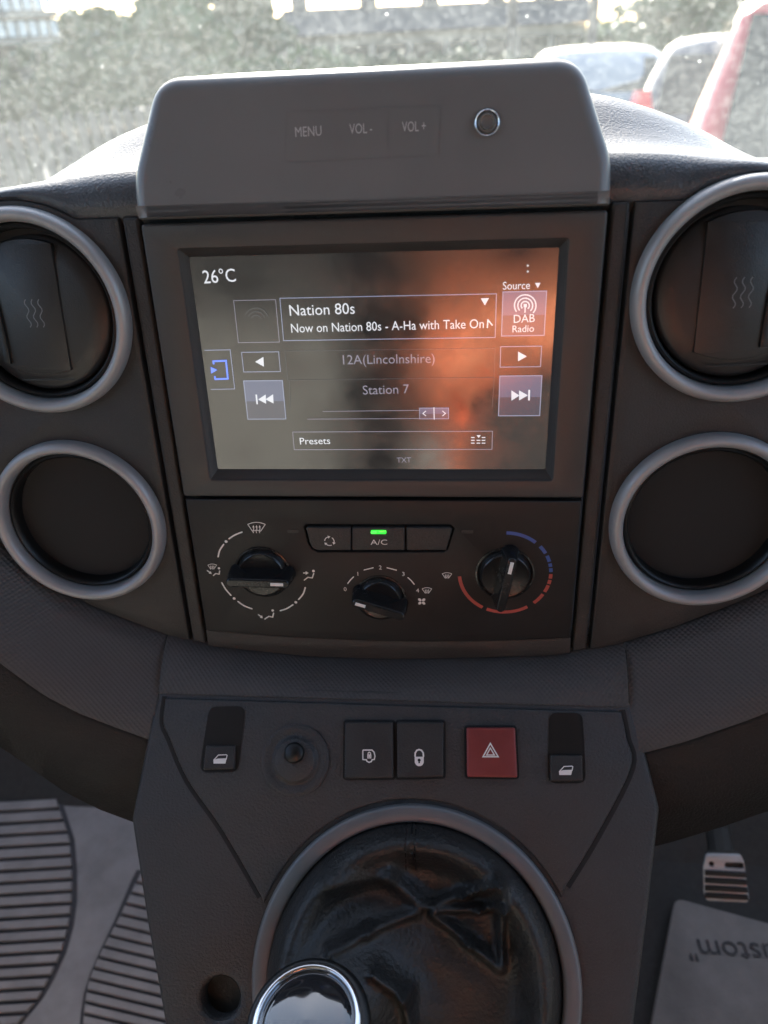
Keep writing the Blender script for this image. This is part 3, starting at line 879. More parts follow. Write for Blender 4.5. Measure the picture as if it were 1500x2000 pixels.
# =================================================================== GEAR LEVER
gl = thing('gear_lever', 'gear lever with black leather gaiter in grey ring and glossy capped knob', 'gear lever', (GC[0], GC[1], -4), PLINTH)
MB().lathe([(GR - 8.4, -10), (GR - 8.3, 1.4), (GR - 7.7, 2.5), (GR - 6.6, 3.0), (GR - 2, 3.5), (GR - 0.7, 3.0), (GR, 1.6), (GR + 0.2, -3)], GC[0], GC[1], 110).obj('trim_ring', 'trim', gl, angle=60)
KN = Vector((*QP(830, 1778), 0))
def g_(px, py): return Vector(QP(px, py, 8))
RID = [(g_(832, 1780), g_(905, 1755), 5.0, 2.6), (g_(905, 1755), g_(968, 1722), 7, 2.8), (g_(975, 1715), g_(982, 1770), 7.5, 2.6), (g_(982, 1770), g_(935, 1785), 5.5, 2.6), (g_(935, 1785), g_(850, 1785), 5, 2.6),
       (g_(845, 1795), g_(915, 1850), 5.5, 3.0), (g_(915, 1850), g_(978, 1902), 6.5, 3.2), (g_(980, 1770), g_(982, 1890), 6, 2.4),
       (g_(820, 1775), g_(755, 1715), 5.5, 5), (g_(755, 1715), g_(660, 1725), 6, 7), (g_(815, 1790), g_(720, 1820), 4, 3.5), (g_(720, 1820), g_(650, 1850), 4.5, 3.5),
       (g_(735, 1890), g_(790, 1940), 6, 4), (g_(790, 1940), g_(800, 2000), 7, 4), (g_(800, 1600), g_(808, 1640), 1.5, 2.0)]
KC = Vector((-16.0, -158.0))
def gaiter_h(x, y, rr):
    t = rr / (GR - 8.0)
    h = -4 + 15 * math.exp(-((t - 0.86) / 0.13) ** 2) if t < 0.86 else -5 + 16 * math.cos((t - 0.86) / 0.14 * 1.35)
    p = Vector((x, y))
    for a, b, H, s in RID:
        ab = b - a; k = max(0, min(1, (p - a).dot(ab) / ab.length_squared))
        d = (p - a - ab * k).length
        h += H * 1.1 * math.exp(-(d / (s * 0.75)) ** 1.7) * min(1, (1.02 - t) / 0.12)
    d = (p - KC).length
    h += 34 * math.exp(-(d / 27) ** 2)
    h += 0.8 * math.sin(x * 0.21 + 1.3 * math.sin(y * 0.13)) * math.cos(y * 0.17) * (1 - t * 0.6)
    h -= 3.5 * math.exp(-((p - KN.xy).length / 3.0) ** 2)
    return h
rows = []
NR, NT = 110, 220
for i in range(NR + 1):
    r = (GR - 8.0) * (1 - i / NR)
    rows.append([(GC[0] + r * math.cos(2 * math.pi * k / NT), GC[1] + r * math.sin(2 * math.pi * k / NT), gaiter_h(GC[0] + r * math.cos(2 * math.pi * k / NT), GC[1] + r * math.sin(2 * math.pi * k / NT), r)) for k in range(NT)])
gt = MB().grid(rows, True).obj('gaiter', 'leather', gl, angle=80)
sp = [Vector(QP(*p)) for p in ((804, 1592), (806, 1625), (807, 1660), (812, 1700))]
MB().tube([(p.x, p.y, gaiter_h(p.x, p.y, (p - Vector(GC)).length) + 0.3) for p in sp], 0.5, 6).obj('seam', 'black', gt)
for k in range(7):                                  # stitches beside the seam
    for dx in (-2.2, 2.2):
        y_ = sp[0].y - 2 - k * 3.4
        p0 = Vector((sp[0].x + dx, y_)); p1 = Vector((sp[0].x + dx, y_ - 2.1))
        MB().tube([(p.x, p.y, gaiter_h(p.x, p.y, (p - Vector(GC)).length) + 0.25) for p in (p0, (p0 + p1) / 2, p1)], 0.28, 5).obj('stitch', 'knob', gt)
# knob: on the ray of its picture place, 54 mm above the console face
kx, ky = QP(601, 2004, 56)
ax = (PLINTH.to_3x3().inverted() @ Vector((-0.10, -0.02, 1.0))).normalized()
km = Matrix.Translation((kx, ky, 56)) @ ax.to_track_quat('Z', 'Y').to_matrix().to_4x4()
MB().lathe([(9, -50), (9.5, -34), (13, -28), (19, -18), (23.2, -9), (24.8, -3), (24.9, 0.5), (24.0, 2.6), (22.4, 3.2), (21.6, 2.8)], 0, 0, 72, mat=km).obj('knob', 'black', gl, angle=70)
MB().lathe([(21.9, 2.0), (21.8, 3.4), (21.0, 4.4), (20.0, 4.5), (19.3, 3.8), (19.1, 2.6)], 0, 0, 72, mat=km).obj('chrome_ring', 'chrome', gl, angle=70)
MB().lathe([(19.2, 2.4), (18.8, 3.6), (15, 4.7), (10, 5.4), (0, 5.9)], 0, 0, 72, mat=km).obj('knob_cap', 'cap', gl, angle=70)

# =================================================================== FOOTWELLS (world metres)
FZ = CAMW.z - 0.74
def mbw(): return MB()
def wobj(mb, name, mat, parent=None, **k):
    return mb.obj(name, mat, parent, scale=1.0, **k)
wobj(mbw().box(-1.2, 1.2, -1.6, 0.75, FZ - 0.05, FZ - 0.012), 'floor', 'carpet')['kind'] = 'structure'
o = wobj(mbw().grid([[(x, y, z) for x in (-1.2, 0, 1.2)] for y, z in ((0.16, FZ - 0.02), (0.34, FZ + 0.06), (0.60, FZ + 0.34), (0.62, FZ + 0.56))]), 'bulkhead', 'carpet', recalc=True); struct(o)
def V2(p): return (p.x, p.y)
def zigzag(name, label, outline_px, zones, mm='mat'):
    base = FP(*outline_px[0], FZ)
    t = thing(name, label, 'floor mat', base, WORLD, scale=1.0)
    ol = ccw([V2(FP(*p, FZ)) for p in outline_px])
    mb = MB(); mb.plate([rpoly(ol, 0.01, 3)], FZ - 0.012, FZ, 0.002, 2); wobj(mb, 'mat_body', mm, t)
    return t
lm = zigzag('floor_mat', 'grey rubber floor mat with curved ribbed fields in passenger footwell', [(-420, 1560), (-300, 2350), (420, 2350), (330, 1560), (100, 1500)], None)
def clip_ribs(t, edge, y0s, slope, x_from, x_to, pitch, n, w=0.62):
    """raised ribs between dark grooves: the field is a dark sheet, each rib a bar"""
    for i in range(n):
        ya = y0s + pitch * i
        x0, x1 = x_from(ya), x_to(ya)
        if x1 - x0 < 8: continue
        q = [(x0, ya + slope * (x0 - x_ref)), (x1, ya + slope * (x1 - x_ref)), (x_to(ya + pitch * w), ya + pitch * w + slope * (x1 - x_ref)), (x_from(ya + pitch * w), ya + pitch * w + slope * (x0 - x_ref))]
        mb = MB(); mb.plate([ccw([V2(FP(*p, FZ)) for p in q])], FZ - 0.001, FZ + 0.0045, 0.0008, 1)
        wobj(mb, 'rib', 'mat', t)
EL = [(1560, 120), (1640, 146), (1700, 151), (1760, 151), (1810, 144), (1860, 130), (1910, 107), (1950, 84), (2000, 42), (2060, -20)]
ER = [(1700, 272), (1720, 262), (1760, 245), (1800, 228), (1850, 204), (1900, 182), (1940, 169), (1980, 163), (2060, 156)]
def fld(pts):
    mb = MB(); mb.plate([ccw([V2(FP(*p, FZ)) for p in pts])], FZ - 0.0005, FZ + 0.0008); wobj(mb, 'ribbed_field', 'mat_dark', lm)
fld([(-200, 1560)] + [(x, y) for y, x in EL] + [(-200, 2060)])
fld([(x - 5, y) for y, x in ER] + [(400, 2060), (400, 1700)])
x_ref = 150
clip_ribs(lm, None, 1562, -0.06, lambda y: -190, lambda y: lerp(EL, y) - 9, 23.3, 21, 0.68)
x_ref = 240
clip_ribs(lm, None, 1700, 0.24, lambda y: lerp(ER, y) + 5, lambda y: 390, 23.5, 15, 0.68)
rm = zigzag('floor_mat', 'plain grey floor mat lettered custom in driver footwell', [(1319, 1752), (1272, 2000), (1180, 2500), (2000, 2500), (1900, 1890), (1500, 1802)], None, 'mat_plain')
a, b = FP(1560, 1848, FZ), FP(1338, 1834, FZ)
mb = MB(); mb.text('"custom"', V2(a), V2(b), FZ + 0.0012, None); wobj(mb, 'lettering', 'mat_dark', rm)
# clutch pedal
PZ = FZ + 0.13
cp = thing('clutch_pedal', 'aluminium clutch pedal pad with slots above the plain grey mat', 'pedal', FP(1418, 1716, PZ), WORLD, scale=1.0)
# pad plane, facing the driver
pc = FP(1418, 1714, PZ)
pn = (CAMW - pc).normalized(); pn = (pn + Vector((0, -0.5, 0.0))).normalized()
px_ = Vector((1, 0.02, -0.02)); px_ = (px_ - pn * px_.dot(pn)).normalized(); py_ = pn.cross(px_)
def ped(px, py):
    d = PANEL.to_3x3() @ ray(px, py)
    q = CAMW + d * ((pc - CAMW).dot(pn) / d.dot(pn))
    return ((q - pc).dot(px_), (q - pc).dot(py_))
PM = Matrix.Translation(pc) @ Matrix((px_, py_, pn)).transposed().to_4x4()
def pedobj(loops, z0, z1, bev, name, mat, par):
    mb = MB(); mb.plate(loops, z0, z1, bev, 2, back=True); mb.v = [tuple(PM @ Vector(v)) for v in mb.v]
    return wobj(mb, name, mat, par)
D_ = lambda x, y: ped(1100 + x / 3.75, 1550 + y / 3.75)
holes = [circ(*D_(1086, 517), 0.0022, 16)[::-1], rpoly([D_(1185, 505), D_(1322, 508), D_(1326, 552), D_(1180, 545)], 0.002, 4)[::-1]]
strips = []
for ya in (558, 614, 670, 724):
    strips.append(rpoly([D_(1036, ya), D_(1336 + (ya - 556) * 0.10, ya + 17), D_(1341 + (ya - 556) * 0.10, ya + 53), D_(1037, ya + 36)], 0.0006, 2))
pad = rpoly([D_(1046, 448), D_(1300, 452), D_(1324, 500), D_(1362, 770), D_(1350, 800), D_(1050, 786), D_(1030, 730), D_(1026, 540)], 0.003, 4)
pp = pedobj([pad] + holes, -0.004, 0.0, 0.0006, 'pad_cover', 'pedal', cp)
for st_ in strips:
    pedobj([ccw(st_)], -0.002, 0.0022, 0.0006, 'grip_strip', 'rubber', cp)
pedobj([inset(pad, 0.0008)], -0.014, -0.0025, 0.001, 'pad_rubber', 'rubber', cp)
mb = MB(); mb.tube([PM @ Vector((0, 0, -0.012)), PM @ Vector((0.0, 0.02, -0.06)), PM @ Vector((-0.01, 0.12, -0.10)), PM @ Vector((-0.01, 0.28, -0.06))], 0.011, 10); wobj(mb, 'pedal_arm', 'rubber', cp)

# =================================================================== CABIN SHELL
o = wobj(mbw().box(-0.85, 0.85, -1.75, 0.02, ORG.z + 0.66, ORG.z + 0.70), 'roof', 'lining'); struct(o)
o = wobj(mbw().box(-0.85, 0.85, -1.76, -1.72, FZ, ORG.z + 0.66), 'rear_wall', 'lining'); struct(o)
for s in (-1, 1):
    x0, x1 = sorted((s * 0.82, s * 0.86))
    o = wobj(mbw().box(x0, x1, -1.72, 0.5, FZ, ORG.z + 0.10), 'side_wall', 'lining'); struct(o)
    x0, x1 = sorted((s * 0.82, s * 0.86))
    o = wobj(mbw().box(x0, x1, -1.72, -0.95, ORG.z + 0.10, ORG.z + 0.66), 'side_wall', 'lining'); struct(o)
# seats, seen only in the screen
M['seat_dark'] = pmat('seat_dark_reflection', (0.05, 0.045, 0.042), 0.9, grain=0.5, gscale=400, var=0.15)  # darker seat tone, set so the screen's reflection falls dark at lower right
def seat(x, label, sm='seat'):
    t = thing('seat', label, 'seat', (x, -0.75, FZ), WORLD, scale=1.0)
    rows = []
    def pillow(x0, x1, y0, y1, z0, z1, r, nm, mat_, lean=0.0):
        mb = MB(); mb.plate([rpoly([(x0, y0), (x1, y0), (x1, y1), (x0, y1)], r, 6)], z0, z1, r * 0.6, 4, back=True)
        mb.v = [(X, Y - lean * (Z - z0), Z) for X, Y, Z in mb.v]
        wobj(mb, nm, mat_, t)
    pillow(x - 0.26, x + 0.26, -1.12, -0.60, FZ, ORG.z - 0.36, 0.07, 'cushion', sm)
    pillow(x - 0.25, x + 0.25, -1.22, -1.06, ORG.z - 0.36, ORG.z + 0.24, 0.05, 'backrest', sm, 0.2)
    pillow(x - 0.13, x + 0.13, -1.31, -1.21, ORG.z + 0.26, ORG.z + 0.44, 0.04, 'headrest', sm, 0.1)
seat(-0.42, 'grey fabric passenger seat mirrored dimly in the screen')
seat(0.31, 'driver seat toned dark for the screen reflection, orange stand-in sheet over it', 'seat_dark')
# windscreen
WS0, WS1 = (0.60, ORG.z - 0.02), (0.0, ORG.z + 0.67)
ws = thing('windscreen', 'dusty sunlit windscreen glass with dried specks above the dashboard', 'windscreen', (0, WS0[0], WS0[1]), WORLD, scale=1.0)
def wsrows(off):
    rs = []
    for j in range(13):
        t = j / 12
        r = []
        for i in range(25):
            x = -0.88 + 1.76 * i / 24
            bow = -0.10 * (x / 0.88) ** 2
            y = WS0[0] + (WS1[0] - WS0[0]) * t + bow + 0.05 * math.sin(math.pi * t)
            z = WS0[1] + (WS1[1] - WS0[1]) * t
            r.append((x, y - off * 0.75, z - off * 0.65))
        rs.append(r)
    return rs
def glass_mat():
    m = bpy.data.materials.new('windscreen_glass'); m.use_nodes = True
    nt = m.node_tree; nt.nodes.clear()
    out = nd(nt, 'ShaderNodeOutputMaterial'); tr = nd(nt, 'ShaderNodeBsdfTransparent'); gl_ = nd(nt, 'ShaderNodeBsdfGlossy'); mx = nd(nt, 'ShaderNodeMixShader'); fr = nd(nt, 'ShaderNodeFresnel')
    tr.inputs[0].default_value = (0.95, 0.97, 0.96, 1); gl_.inputs['Roughness'].default_value = 0.02; fr.inputs[0].default_value = 1.25
    L = nt.links.new
    L(fr.outputs[0], mx.inputs[0]); L(tr.outputs[0], mx.inputs[1]); L(gl_.outputs[0], mx.inputs[2]); L(mx.outputs[0], out.inputs[0])
    return m
def dust_mat():
    m = bpy.data.materials.new('windscreen_dust'); m.use_nodes = True
    nt = m.node_tree; nt.nodes.clear(); L = nt.links.new
    out = nd(nt, 'ShaderNodeOutputMaterial'); tr = nd(nt, 'ShaderNodeBsdfTransparent'); tl = nd(nt, 'ShaderNodeBsdfTranslucent'); mx = nd(nt, 'ShaderNodeMixShader')
    tl.inputs[0].default_value = (0.86, 0.90, 0.88, 1)
    tc = nd(nt, 'ShaderNodeTexCoord')
    def noise(s, det):
        n = nd(nt, 'ShaderNodeTexNoise'); n.inputs['Scale'].default_value = s; n.inputs['Detail'].default_value = det; n.inputs['Roughness'].default_value = 0.7
        L(tc.outputs['Object'], n.inputs['Vector']); return n.outputs[0]
    def rng(src, a, b, c, d):
        r = nd(nt, 'ShaderNodeMapRange'); r.inputs[1].default_value = a; r.inputs[2].default_value = b; r.inputs[3].default_value = c; r.inputs[4].default_value = d
        L(src, r.inputs[0]); return r.outputs[0]
    big = rng(noise(9, 3), 0.3, 0.7, 0.026, 0.055)
    fine = rng(noise(150, 6), 0.45, 0.75, 0.0, 0.05)
    vor = nd(nt, 'ShaderNodeTexVoronoi'); vor.inputs['Scale'].default_value = 75
    L(tc.outputs['Object'], vor.inputs['Vector'])
    sp_ = rng(vor.outputs['Distance'], 0.04, 0.10, 0.5, 0.0)
    gate = rng(noise(40, 2), 0.55, 0.62, 0.0, 1.0)
    mul = nd(nt, 'ShaderNodeMath', operation='MULTIPLY'); L(sp_, mul.inputs[0]); L(gate, mul.inputs[1])
    a1 = nd(nt, 'ShaderNodeMath', operation='ADD'); L(big, a1.inputs[0]); L(fine, a1.inputs[1])
    a2 = nd(nt, 'ShaderNodeMath', operation='ADD', use_clamp=True); L(a1.outputs[0], a2.inputs[0]); L(mul.outputs[0], a2.inputs[1])
    L(a2.outputs[0], mx.inputs[0]); L(tr.outputs[0], mx.inputs[1]); L(tl.outputs[0], mx.inputs[2]); L(mx.outputs[0], out.inputs[0])
    return m
wobj(MB().grid(wsrows(0.0)), 'glass', glass_mat(), ws, angle=80)
wobj(MB().grid(wsrows(0.004)), 'dust_film', dust_mat(), ws, angle=80)

# =================================================================== OUTSIDE
M['asphalt'] = pmat('asphalt', (0.055, 0.055, 0.055), 0.9, grain=0.5, gscale=60, var=0.25, vscale=3)
M['leaf'] = pmat('leaf', (0.055, 0.085, 0.03), 0.6, var=0.65, vscale=1.6)
M['leaf2'] = pmat('leaf_dark', (0.04, 0.06, 0.025), 0.6, var=0.65, vscale=1.6)
M['leaf3'] = pmat('leaf_light', (0.10, 0.14, 0.04), 0.6, var=0.65, vscale=1.6)
M['bark'] = pmat('bark', (0.09, 0.07, 0.05), 0.9, var=0.3, vscale=8)
M['wood'] = pmat('fence_wood', (0.22, 0.19, 0.15), 0.85, var=0.3, vscale=8)
M['white_board'] = pmat('white_board', (0.75, 0.73, 0.68), 0.7, var=0.08, vscale=5)
M['brick'] = pmat('house_wall', (0.34, 0.29, 0.24), 0.9, var=0.15, vscale=6)
M['roof_tile'] = pmat('roof_tile', (0.10, 0.09, 0.09), 0.8, var=0.2, vscale=8)
M['car_glass'] = pmat('car_glass', (0.02, 0.025, 0.028), 0.08, var=0.05)
M['paint_silver'] = pmat('paint_silver', (0.36, 0.36, 0.355), 0.34, metal=0.3, coat=1.0)
M['paint_dark'] = pmat('paint_dark', (0.05, 0.055, 0.07), 0.28, coat=1.0)
M['paint_red'] = pmat('paint_red', (0.55, 0.012, 0.022), 0.28, coat=1.0)
M['lamp_red'] = pmat('lamp_red', (0.7, 0.01, 0.01), 0.15, coat=1.0)
M['pole'] = pmat('pole_wood', (0.16, 0.13, 0.11), 0.85, var=0.2)
o = wobj(MB().add([(-400, -400, 0), (400, -400, 0), (400, 400, 0), (-400, 400, 0)], [(0, 1, 2, 3)]), 'ground', 'asphalt'); struct(o)
def leafcloud(mb, c, rx, ry, rz, n, size):
    for _ in range(n):
        while True:
            p = Vector((random.uniform(-1, 1), random.uniform(-1, 1), random.uniform(-1, 1)))
            if 0.25 < p.length < 1: break
        q = Vector(c) + Vector((p.x * rx, p.y * ry, p.z * rz))
        u = Vector((random.gauss(0, 1), random.gauss(0, 1), random.gauss(0, 1))).normalized()
        v = u.orthogonal().normalized() * size * random.uniform(0.6, 1.3); u = u * size * random.uniform(0.6, 1.3)
        mb.add([q - u, q + v * 0.6, q + u, q - v * 0.6], [(0, 1, 2, 3)])
def tree(name, label, px, top_py, dist, width, mat, blobs=7, n=420, group=None, size=0.17, low=0.6):
    b = WP(px, 60, dist); top = WP(px, top_py, dist).z
    base = Vector((b.x, b.y, 0))
    t = thing(name, label, 'tree', base, WORLD, group=group, scale=1.0)
    mb = MB()
    mb.tube([base, base + Vector((0.05, 0, top * 0.4)), base + Vector((-0.05, 0.05, top * 0.8))], [0.16, 0.11, 0.04], 8)
    for k in range(4):
        a = k * 1.7
        mb.tube([base + Vector((0, 0, top * (0.3 + 0.1 * k))), base + Vector((math.cos(a) * width * 0.3, math.sin(a) * width * 0.3, top * (0.5 + 0.1 * k)))], [0.06, 0.02], 6)
    wobj(mb, 'trunk', 'bark', t)
    mb = MB()
    for k in range(blobs):
        h = low + (top - 0.35 - low) * (k + 0.5) / blobs
        tap = 1.0 if h < top * 0.7 else 0.75
        for _ in range(2):
            leafcloud(mb, base + Vector((random.uniform(-0.28, 0.28) * width * tap, random.uniform(-0.28, 0.28) * width * tap, h + random.uniform(-0.2, 0.2))), width * 0.3 * tap, width * 0.3 * tap, max(0.35, top / blobs * 0.8), n // 2, size)
    wobj(mb, 'crown', mat, t)
    return t
tree('tree', 'broad leafy tree behind the white slatted balcony', 150, -5, 20, 3.6, 'leaf')
tree('tree', 'low round tree in the gap of bright sky', 265, 45, 24, 3.0, 'leaf2', 5)
tree('tree', 'tall upright tree with sky showing on its left', 345, -60, 17, 2.2, 'leaf')
tree('tree', 'pointed tree standing next to the house chimney', 470, -30, 21, 2.6, 'leaf2')
tree('tree', 'pale green tree at the far end of the terrace', 1230, 35, 36, 4.4, 'leaf3', 5)
tree('tree', 'large dark tree rising behind the parked cars', 1370, -40, 30, 6.0, 'leaf', 8, 600)
def hedge(px0, px1, top_py, dist, mat, label):
    a, b = WP(px0, 100, dist), WP(px1, 100, dist)
    t = thing('hedge', label, 'hedge', (a.x, a.y, 0), WORLD, scale=1.0)
    top = WP((px0 + px1) / 2, top_py, dist).z
    mb = MB()
    n = int((b - a).length / 0.45)
    for i in range(n + 1):
        p = a.lerp(b, i / n)
        for hh in (0.25, 0.55, 0.85):
            leafcloud(mb, (p.x + random.uniform(-.1, .1), p.y, top * hh + random.uniform(-.15, .15)), 0.45, 0.4, top * 0.22, 90, 0.10)
    wobj(mb, 'foliage', mat, t)
    mb = MB()
    for i in range(0, n + 1, 2):
        p = a.lerp(b, i / n); mb.tube([(p.x, p.y, 0), (p.x + .05, p.y, top * 0.6)], [0.03, 0.012], 5)
    wobj(mb, 'stem', 'bark', t)
hedge(-120, 330, 95, 13.5, 'leaf2', 'tall ragged hedge behind the wooden picket fence')
hedge(330, 660, 120, 15.5, 'leaf', 'lower hedge in front of the terraced house')
hedge(660, 1120, 110, 19.0, 'leaf2', 'far clipped hedge running behind the silver car')
# picket fence
fa, fb = WP(-140, 230, 9.0), WP(420, 215, 11.0)
fe = thing('picket_fence', 'weathered wooden picket fence standing before the tall hedge', 'fence', (fa.x, fa.y, 0), WORLD, scale=1.0)
d = (fb - fa); d.z = 0; ln = d.length; d.normalize(); nr = Vector((-d.y, d.x, 0))
topz = WP(60, 232, 9.3).z
pm = None
for i in range(int(ln / 0.16)):
    p = fa + d * (0.16 * i)
    w = 0.055
    vs8 = []
    for zz in (0.04, topz - 0.06):
        for sx_, sy_ in ((-1, -1), (1, -1), (1, 1), (-1, 1)):
            q = p + d * (w * sx_) + nr * (0.011 * sy_); vs8.append((q.x, q.y, zz))
    q1, q2 = p + nr * -0.011, p + nr * 0.011
    vs8 += [(q1.x, q1.y, topz), (q2.x, q2.y, topz)]
    mb = MB().add(vs8, [(0, 3, 2, 1), (0, 1, 5, 4), (1, 2, 6, 5), (2, 3, 7, 6), (3, 0, 4, 7), (4, 5, 8), (6, 7, 9), (5, 6, 9, 8), (7, 4, 8, 9)])
    wobj(mb, 'picket', 'wood', fe)
for hh in (0.3, 0.75):
    p0, p1 = fa + nr * 0.05, fb + nr * 0.05
    z = topz * hh
    mb = MB().add([(p0.x, p0.y, z), (p1.x, p1.y, z), (p1.x, p1.y, z + 0.09), (p0.x, p0.y, z + 0.09), (p0.x + nr.x * .04, p0.y + nr.y * .04, z), (p1.x + nr.x * .04, p1.y + nr.y * .04, z), (p1.x + nr.x * .04, p1.y + nr.y * .04, z + 0.09), (p0.x + nr.x * .04, p0.y + nr.y * .04, z + 0.09)], [(0, 1, 2, 3), (7, 6, 5, 4), (0, 4, 5, 1), (3, 2, 6, 7)])
    wobj(mb, 'rail', 'wood', fe)
# block with two white slatted balcony fronts
g0, g1 = WP(-150, 60, 17), WP(118, 60, 17.6)
bl = thing('apartment_block', 'grey block with two rows of white slatted balcony fronts', 'building', (g0.x, g0.y, 0), WORLD, scale=1.0)
d = g1 - g0; d.z = 0; ln = d.length; d.normalize(); nr = Vector((-d.y, d.x, 0))
def slab(t, a0, a1, n0, n1, z0, z1, name, mat, O=None, D=None, NR=None):
    O = O or g0; D = D or d; NR = NR or nr
    vs8 = []
    for zz in (z0, z1):
        for aa, nn in ((a0, n0), (a1, n0), (a1, n1), (a0, n1)):
            q = O + D * aa + NR * nn; vs8.append((q.x, q.y, zz))
    return wobj(MB().add(vs8, [(0, 3, 2, 1), (4, 5, 6, 7), (0, 1, 5, 4), (1, 2, 6, 5), (2, 3, 7, 6), (3, 0, 4, 7)]), name, mat, t, recalc=True)
zt0, zt1 = WP(60, 18, 17.3).z, WP(60, -45, 17.3).z
zb0, zb1 = WP(60, 70, 17.3).z, WP(60, 40, 17.3).z
slab(bl, 0, ln, 0.6, 5, 0, zt1 + 1.2, 'wall', 'roof_tile')
for zz0, zz1 in ((zb0, zb1), (zt0, zt1)):
    slab(bl, 0, ln, -0.12, 0.55, zz0 - 0.12, zz0 - 0.02, 'balcony_slab', 'brick')
    k = 0
    a = 0.05
    while a < ln - 0.1:
        slab(bl, a, a + 0.13, -0.05, 0.0, zz0, zz1, 'slat', 'white_board'); a += 0.19
# terraced house with chimneys
h0, h1 = WP(572, 40, 27), WP(1146, 40, 30)
hs = thing('terraced_house', 'long terraced house with dark tiled roof and chimneys', 'house', (h0.x, h0.y, 0), WORLD, scale=1.0)
d2 = h1 - h0; d2.z = 0; hl = d2.length; d2.normalize(); n2 = Vector((-d2.y, d2.x, 0))
ze, zr = WP(700, 62, 27.5).z, WP(700, 19, 30.5).z
slab(hs, 0, hl, 0, 6, 0, ze - 0.06, 'wall', 'brick', h0, d2, n2)
q = lambda a, n, z: tuple(Vector((h0 + d2 * a + n2 * n).to_tuple()[:2] + (z,)))
mb = MB().add([q(-0.2, -0.35, ze - 0.05), q(hl + .2, -0.35, ze - 0.05), q(hl + .2, 0.45, zr), q(-0.2, 0.45, zr), q(-0.2, 6.35, ze - .05), q(hl + .2, 6.35, ze - .05)], [(0, 1, 2, 3), (3, 2, 5, 4), (0, 3, 4), (1, 5, 2)])
rf = wobj(mb, 'roof', 'roof_tile', hs, recalc=True)
for px in (572, 706, 832, 975, 1090):
    a = (WP(px, 20, 29) - h0).dot(d2)
    a = max(0.3, min(hl - 0.3, a))
    slab(rf, a - 0.22, a + 0.22, 0.3, 0.9, zr - 0.5, zr + 0.75, 'chimney', 'roof_tile', h0, d2, n2)
for i in range(8):
    a = hl * (i + 0.5) / 8
    w = slab(hs, a - 0.5, a + 0.5, -0.03, 0.05, ze - 1.35, ze - 0.35, 'window', 'car_glass', h0, d2, n2)
for px, top, lab in ((1000, -60, 'thick wooden utility pole in front of the terraced house'), (1157, -60, 'pale utility pole beside the end of the terrace')):
    b = WP(px, 60, 23)
    mb = MB().tube([(b.x, b.y, 0), (b.x, b.y, 8.5)], [0.14, 0.10], 10)
    t = thing('utility_pole', lab, 'pole', (b.x, b.y, 0), WORLD, scale=1.0)
    wobj(mb, 'post', 'pole', t)
    wobj(MB().box(b.x - 0.8, b.x + 0.8, b.y - 0.05, b.y + 0.05, 7.7, 7.82), 'crossarm', 'pole', t)

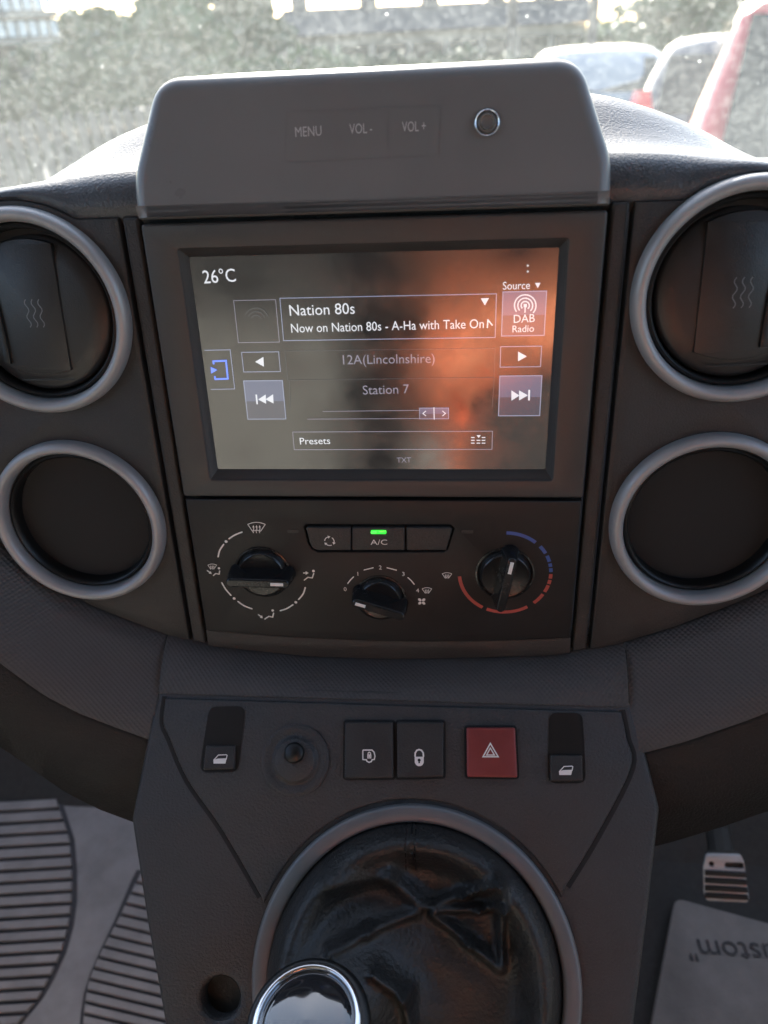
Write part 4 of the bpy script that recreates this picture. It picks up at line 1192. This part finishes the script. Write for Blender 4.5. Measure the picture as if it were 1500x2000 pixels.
def car(label, loc, heading, paint, W=1.74, H=1.46, Lr=4.0):
    F = Matrix.Translation(loc) @ Matrix.Rotation(heading, 4, 'Z')
    t = thing('parked_car', label, 'car', (0, 0, 0), F, group='cars parked beyond the windscreen', scale=1.0)
    w = W / 2
    st = [(0.0, 0.62, 0.64, 0.90, 0.5), (0.05, 0.90, 0.94, 0.96, 0.82), (0.14, 0.95, 1.00, 0.985, 0.84), (0.30, 0.96, 1.18, 1.0, 0.80), (0.48, 0.96, H - 0.05, 1.0, 0.70), (0.60, 0.96, H - 0.01, 1.0, 0.69), (1.2, 0.95, H, 1.0, 0.69), (1.9, 0.93, H - 0.03, 1.0, 0.68), (2.25, 0.92, H - 0.10, 1.0, 0.68), (2.95, 0.90, 0.98, 0.99, 0.80), (3.1, 0.88, 0.92, 0.98, 0.84), (3.75, 0.74, 0.77, 0.95, 0.80), (3.95, 0.6, 0.62, 0.86, 0.6), (4.0, 0.45, 0.47, 0.8, 0.6)]
    rows = []
    for y, zb_, zr_, kw, kr in st:
        ww, wr = w * kw, w * kr
        half = [(ww * 0.90, 0.22), (ww * 0.985, 0.34), (ww, 0.55), (ww * 0.995, zb_ - 0.08), (ww * 0.965, zb_), (wr + (ww * 0.965 - wr) * 0.55, zb_ + (zr_ - zb_) * 0.5), (wr + 0.03, zr_ - 0.06 * min(1, (zr_ - zb_) / 0.3)), (wr - 0.05, zr_ - 0.012), (wr * 0.6, zr_ + 0.012), (0, zr_ + 0.02)]
        rows.append([(x, y * Lr / 4, z) for x, z in half] + [(-x, y * Lr / 4, z) for x, z in half[-2::-1]])
    mb = MB().grid(rows); mb.add(rows[0], [tuple(range(len(rows[0])))]); mb.add(rows[-1], [tuple(range(len(rows[0])))[::-1]])
    wobj(mb, 'body', paint, t, recalc=True, angle=50)
    # glass: rear, sides, front
    rg = [(-0.60 * w, 0.17, 1.03), (0.60 * w, 0.17, 1.03), (0.56 * w, 0.452, H - 0.10), (-0.56 * w, 0.452, H - 0.10)]
    rg = [(x * 1.22, y - 0.022, z) for x, y, z in rg]
    rg = [(x, y * Lr / 4, z) for x, y, z in rg]
    wobj(MB().add(rg + [(x, y + 0.03, z) for x, y, z in rg], [(0, 1, 2, 3), (0, 4, 5, 1), (3, 2, 6, 7), (0, 3, 7, 4), (1, 5, 6, 2)]), 'rear_window', 'car_glass', t, recalc=True)
    for s in (-1, 1):
        for y0, y1, y2, y3 in ((0.55, 1.38, 1.36, 0.66), (1.46, 2.78, 2.2, 1.45)):
            zt_ = H - 0.13
            pts = [(s * (w * 0.965 + 0.006), y0, 0.99), (s * (w * 0.965 + 0.006), y1, 0.97), (s * (w * 0.69 + 0.075), y2, zt_), (s * (w * 0.69 + 0.075), y3, zt_)]
            pts = [(x, y * Lr / 4, z) for x, y, z in pts]
            wobj(MB().add(pts + [(x - s * 0.03, y, z) for x, y, z in pts], [(0, 1, 2, 3), (0, 4, 5, 1), (3, 2, 6, 7)]), 'side_window', 'car_glass', t, recalc=True)
        wobj(MB().grid([[(s * w * a, y, z) for a, y in ((0.74, 0.055), (0.9, 0.07), (1.0, 0.16), (1.01, 0.30))] for z in (0.78, 0.98)] + [[(s * w * a, y, 1.18) for a, y in ((0.80, 0.23), (0.90, 0.24), (0.94, 0.28), (0.945, 0.36))]]), 'tail_lamp', 'lamp_red', t, recalc=True)
        for yy in (0.72, 3.25):
            mb = MB().lathe([(0.0, -0.09), (0.28, -0.10), (0.31, -0.07), (0.31, 0.07), (0.28, 0.10), (0, 0.09)], 0, 0, 28, mat=Matrix.Translation((s * (w - 0.08), yy * Lr / 4, 0.31)) @ Matrix.Rotation(rad(90), 4, 'Y'))
            wh = wobj(mb, 'wheel', 'rubber', t)
            mb = MB().lathe([(0, 0.0), (0.19, 0.0), (0.2, 0.012)], 0, 0, 20, mat=Matrix.Translation((s * (w + 0.025), yy * Lr / 4, 0.31)) @ Matrix.Rotation(rad(90 * s), 4, 'Y'))
            wobj(mb, 'rim', 'paint_silver', wh)
    return t
def carpos(px, dist):
    p = WP(px, 60, dist); return Vector((p.x, p.y, 0))
car('silver hatchback with curved roof parked by the far clipped hedge', carpos(1178, 9.0), rad(-6), 'paint_silver', H=1.42)
car('dark hatchback with pale roof edge between the silver and red cars', carpos(1492, 6.6), rad(-14), 'paint_dark', H=1.50)
car('red car with tall sunlit rear corner beside the dark hatchback', carpos(1840, 3.7), rad(-16), 'paint_red', W=1.8, H=1.72)

# unseen orange sheet standing in for a person, added for the screen's reflection
jk = []
for i in range(37):
    v = i / 36
    z = ORG.z + 0.13 - 0.47 * v
    x0 = -0.09 + 0.10 * min(1, v * 3) + 0.03 * math.sin(9 * v); x1 = 0.33 - 0.27 * max(0, min(1, (v - 0.42) / 0.2))
    r = []
    for j in range(29):
        u = j / 28
        y = -1.075 + 0.035 * math.sin(19 * u + 4 * v) * (0.4 + v) + 0.02 * math.sin(11 * v + 6 * u) - 0.14 * max(0, 0.12 - v) / 0.12
        r.append((x0 + (x1 - x0) * u + 0.012 * math.sin(13 * v + 5 * u), y, z + 0.01 * math.sin(9 * u)))
    jk.append(r)
j1 = wobj(MB().grid(jk), 'reflection_standin', 'orange', None, angle=80)
so_ = j1.modifiers.new('sheet_thickness', 'SOLIDIFY'); so_.thickness = 0.006
tag(j1, 'unseen orange stand-in sheet added for the warm blur in the screen', 'reflection_standin')
